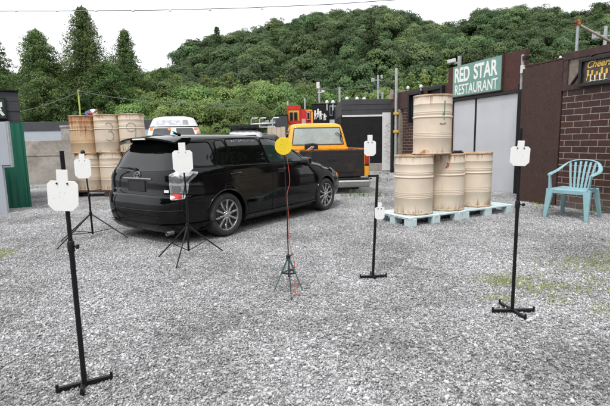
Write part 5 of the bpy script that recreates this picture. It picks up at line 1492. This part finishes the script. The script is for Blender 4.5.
# ------------------------------------------------------------------ orange pickup behind the wagon
tr = empty('pickup_truck', (.68, 10.45, 0), math.radians(97.5), 'old orange pickup with flat black tailgate and pale rear cab window behind the black wagon', 'pickup')
W2 = .93
cab_r = pchip([(.28, 2.06), (1.08, 2.06), (1.16, 2.07), (1.62, 2.19), (1.74, 2.24), (1.80, 2.36), (1.815, 2.6)])
cab_f = pchip([(.28, 5.1), (.5, 5.22), (.85, 5.18), (.98, 5.05), (1.06, 4.6), (1.12, 4.0), (1.20, 3.85), (1.62, 3.30), (1.74, 3.1), (1.80, 2.92), (1.815, 2.75)])
cab_w = pchip([(.28, .88), (.6, .93), (.95, .93), (1.10, .90), (1.20, .875), (1.62, .775), (1.74, .73), (1.80, .62), (1.815, .4)])
cab_n = pchip([(.28, 14), (1.1, 14), (1.6, 11), (1.75, 8), (1.815, 4)])
cab = loft('cab', np.unique(np.concatenate([np.linspace(.28, 1.2, 26), np.linspace(1.2, 1.7, 14), np.linspace(1.7, 1.815, 14)])), lambda z: (cab_r(z), cab_f(z), cab_w(z), cab_n(z), 7 if z < 1.1 else 9, 3.2))
tsk = Skin(bvh_of(cab))
tc = []
for sgn in (-1, 1):
    b = MB(); b.lathe([(.40, -.25), (.40, .3)], 40, axis='y', c=(4.25, sgn * .90, .34)); tc.append(b)
cb_ = link('cab', cut(cab, tc), M['truck_orange'], tr)
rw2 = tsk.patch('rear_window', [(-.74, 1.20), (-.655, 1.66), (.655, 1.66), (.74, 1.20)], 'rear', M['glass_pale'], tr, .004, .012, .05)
tsk.line('seal', [(-.75, 1.19), (-.665, 1.67), (.665, 1.67), (.75, 1.19)], 'rear', M['black_plastic'], rw2, .013, .004, closed=True)
for side in ('right', 'left'):
    d = tsk.patch('door', [(2.30, .42), (2.30, 1.08), (3.50, 1.08), (3.55, .42)], side, M['truck_orange'], tr, .004, .012, .04)
    tsk.patch('window', [(2.40, 1.16), (2.46, 1.64), (3.05, 1.64), (3.45, 1.16)], side, M['glass_green'], d, .005, .01, .04)
tsk.patch('windscreen', [(-.74, 1.20), (-.66, 1.66), (.66, 1.66), (.74, 1.20)], 'front', M['glass_green'], tr, .004, .01, .05)
# objects seen against the cab glass
b = MB(); p0 = Vector((2.10, 0, 0))
b.tube([(2.12, -.52, 1.50), (2.09, -.57, 1.52), (2.09, -.64, 1.46), (2.08, -.70, 1.40)], .012, 8); b.tube([(2.09, -.66, 1.56), (2.09, -.68, 1.44), (2.08, -.655, 1.36), (2.07, -.70, 1.25)], .013, 8); b.tube([(2.09, -.66, 1.52), (2.09, -.72, 1.49)], .01, 8)
b.build('bent_bracket', M['black_plastic'], tr, smooth=50)
# load bed
for sgn in (-1, 1):
    b = MB(); b.bx(.02, 2.03, sgn * .93 - (.06 if sgn > 0 else 0), sgn * .93 + (0 if sgn > 0 else .06), .42, 1.06)
    k = MB(); k.lathe([(.42, -.3), (.42, .3)], 40, axis='y', c=(1.05, sgn * .93, .30))
    o = link('bed_side', cut(b.mesh('bed_side'), [k]), M['truck_orange'], tr); bv = o.modifiers.new('e', 'BEVEL'); bv.width = .015; bv.segments = 2; bv.limit_method = 'ANGLE'
    b = MB(); b.bx(.03, 2.03, sgn * .90 - .05, sgn * .90 + .05, 1.062, 1.09); b.build('bed_rail', M['rust_edge'], tr, bevel=.008)
    b = MB(); b.bx(-.012, .018, sgn * .865 - .055, sgn * .865 + .055, .72, 1.04); o = b.build('tail_light', M['red_lamp'], tr, bevel=.01)
    b = MB(); b.bx(-.016, .017, sgn * .865 - .057, sgn * .865 + .057, .665, .715); b.build('reversing_lens', M['rack_black'], o, bevel=.004)
    b = MB(); b.bx(-.010, .022, sgn * .865 - .056, sgn * .865 + .064, .40, .66); b.build('corner_panel', M['truck_orange'], tr, bevel=.012)
b = MB(); b.bx(.05, 2.03, -.865, .865, .50, .55); b.build('bed_floor', M['rust_edge'], tr)
b = MB(); b.bx(1.98, 2.04, -.87, .87, .55, 1.10); b.build('bulkhead', M['truck_orange'], tr, bevel=.01)
tgt = MB(); tgt.bx(-.015, .04, -.795, .795, .405, 1.055); o = tgt.build('tailgate', M['tailgate_black'], tr, bevel=.014)
b = MB(); b.bx(-.022, -.0155, -.68, .68, .52, .95); b.build('pressed_panel', M['tailgate_black'], o, bevel=.006)
b = MB(); b.bx(-.018, .045, -.80, .80, 1.057, 1.085); b.build('top_edge', M['rust_edge'], o, bevel=.01)
b = MB(); b.bx(-.03, -.0225, -.12, .12, .80, .87); b.build('latch', M['rack_black'], o, bevel=.006)
bm_ = empty('rear_bumper', (0, 0, 0)); bm_.parent = tr
b = MB(); b.bx(-.20, -.02, -.93, .93, .345, .385); b.build('step_pad', M['black_plastic'], bm_, bevel=.01)
b = MB(); b.prism([(-.20, .34), (-.215, .30), (-.20, .19), (-.17, .16), (-.10, .16), (-.10, .34)], -.90, .90); b.build('bar', M['steel'], bm_, bevel=.014)
b = MB(); b.bx(-.224, -.2, .10, .24, .26, .335); b.build('plate_pocket', M['rack_black'], bm_, bevel=.006)
b = MB(); b.bx(-.222, -.2, .12, .45, .165, .25); b.build('bright_end', M['lintel'], bm_, bevel=.02)
b = MB(); b.bx(.05, 5.0, -.42, .42, .26, .40); b.build('chassis', M['dark_metal'], tr, bevel=.02)
# things lying in the bed
b = MB(); b.bar((.5, .62, 1.0), (1.2, .30, 1.15), .035, .025); b.bar((.6, .5, 1.02), (1.5, .22, 1.14), .04, .02); o = b.build('timber_offcut', M['grey_wood'], None, loc=tr.location, rot=tr.rotation_euler)
tag(o, 'weathered timber offcuts lying in the bed of the orange pickup', 'timber')
b = MB(); b.bx(1.76, 1.9, .05, .42, .9, 1.19); b.tube([(1.83, .05, 1.18), (1.83, .2, 1.21), (1.83, .42, 1.185)], .03, 8); o = b.build('dark_sack', M['dark_metal'], None, bevel=.04, loc=tr.location, rot=tr.rotation_euler)
tag(o, 'dark sack standing in the pickup bed against the cab window', 'sack')
for x in (1.05, 4.25):
    for sgn in (-1, 1): wheel(tr, x, sgn * .80, .335, .22, .20, sgn, M['steel'], 8, z=.30, double=False)

# ------------------------------------------------------------------ vehicles further back
def simple_vehicle(name, loc, rz, keys_r, keys_f, keys_w, zmax, label, cat, m, n=9):
    v = empty(name, loc, rz, label, cat); fr_, ff_, fw2 = pchip(keys_r), pchip(keys_f), pchip(keys_w)
    z0 = keys_r[0][0]
    me = loft('body', np.unique(np.concatenate([np.linspace(z0, zmax - .15, 40), np.linspace(zmax - .15, zmax, 12)])), lambda z: (fr_(z), ff_(z), fw2(z), n, n * .7, 1.8), 90)
    sk = Skin(bvh_of(me)); L = ff_(.6)
    link('body', me, m, v)
    for x in (.8, L - .85):
        for sgn in (-1, 1): wheel(v, x, sgn * (fw2(.5) - .08), .32, .2, .2, sgn, M['steel'], 6, double=False)
    return v, sk
van, vsk = simple_vehicle('camper_van', (-4.3, 14.4, 0), math.radians(103), [(.32, .02), (.9, .0), (1.55, .05), (1.72, .16), (2.0, .32), (2.16, .42), (2.235, .75)], [(.32, 4.6), (.9, 4.6), (1.2, 4.3), (1.9, 3.7), (2.16, 3.4), (2.235, 3.0)], [(.32, .88), (.9, .92), (1.5, .90), (1.7, .87), (2.0, .76), (2.16, .66), (2.235, .4)], 2.235, 'white high roofed van with two dark slanted windows and amber lamps beyond the black wagon', 'van', M['white_car'])
vsk.patch('rear_window', [(.13, 1.50), (.07, 1.82), (.62, 1.82), (.70, 1.50)], 'rear', M['charcoal'], van, .006, .012, .05)
vsk.patch('rear_window', [(-.13, 1.50), (-.07, 1.82), (-.62, 1.82), (-.72, 1.50)], 'rear', M['charcoal'], van, .006, .012, .05)
vsk.patch('blue_panel', [(-.04, 1.52), (-.03, 1.70), (.05, 1.70), (.08, 1.52)], 'rear', mat('pale blue sticker', (.30, .55, .72), .5, 0, .2, 9), van, .005, .01, .02)
vsk.line('gutter', [(-.80, 1.865), (.80, 1.865)], 'rear', M['dark_metal'], van, .018, .0)
for y in (-.72, .13, .70, -.80): vsk.patch('marker_lamp', [(y - .05, 1.745 if abs(y) < .79 else 1.62), (y - .05, 1.83 if abs(y) < .79 else 1.70), (y + .05, 1.83 if abs(y) < .79 else 1.70), (y + .05, 1.745 if abs(y) < .79 else 1.62)], 'rear', M['orange_lamp'], van, .012, .012, .01, .04)
vsk.patch('roof_sticker', [(-.42, 1.92), (-.38, 2.09), (.52, 2.09), (.58, 1.92)], 'rear', mat('mottled grey decal', (.50, .53, .56), .5, 0, .45, 7), van, .004, .01, .03)
vsk.patch('dark_decal', [(-.50, 1.93), (-.46, 2.09), (-.30, 2.09), (-.30, 1.93)], 'rear', M['spray_grey'], van, .005, .01, .02)

jp, jsk = simple_vehicle('white_truck', (-2.55, 18.6, 0), math.radians(92), [(.35, .02), (1.1, .0), (1.25, .05), (1.72, .22), (1.86, .4)], [(.35, 4.2), (1.0, 4.1), (1.1, 3.3), (1.72, 2.7), (1.86, 2.3)], [(.35, .8), (1.0, .83), (1.25, .80), (1.72, .68), (1.86, .4)], 1.86, 'far white four wheel drive with black roof rack, beyond the roof of the black wagon', 'truck', M['white_car'])
jsk.patch('rear_window', [(-.58, 1.28), (-.52, 1.62), (.52, 1.62), (.58, 1.28)], 'rear', M['glass_privacy'], jp, .005, .012, .05)
b = MB(); b.bx(.2, 2.2, -.62, .62, 1.93, 1.97); b.bx(.16, .22, -.64, .64, 1.90, 2.05); b.bx(2.2, 2.26, -.64, .64, 1.9, 2.03)
for x in (.5, 1.1, 1.8):
    for y in (-.6, .6): b.bx(x - .03, x + .03, y - .03, y + .03, 1.76, 1.93)
b.build('roof_rack', M['rack_black'], jp, bevel=.008)
b = MB()
for y in (-.45, -.2, .1, .35): b.lathe([(.06, .0), (.07, -.05), (0, -.055)], 14, axis='x', c=(.16, y, 1.985), cap=False)
b.build('lamp', M['dark_metal'], jp, smooth=40)
dk, dsk = simple_vehicle('dark_hatchback', (-1.50, 17.6, 0), math.radians(88), [(.3, .05), (.6, .0), (1.0, .05), (1.2, .14), (1.52, .45), (1.62, .8)], [(.3, 3.8), (.7, 3.8), (.95, 3.2), (1.52, 2.2), (1.62, 1.9)], [(.3, .3), (.6, .36), (1.0, .38), (1.3, .36), (1.52, .30), (1.62, .18)], 1.62, 'small dark vehicle with red tail lamp between the far white truck and the pickup', 'car', M['black_plastic'])
dsk.patch('tail_light', [(-.05, 1.30), (-.02, 1.46), (.22, 1.46), (.26, 1.30)], 'rear', M['red_lamp'], dk, .01, .012, .02)
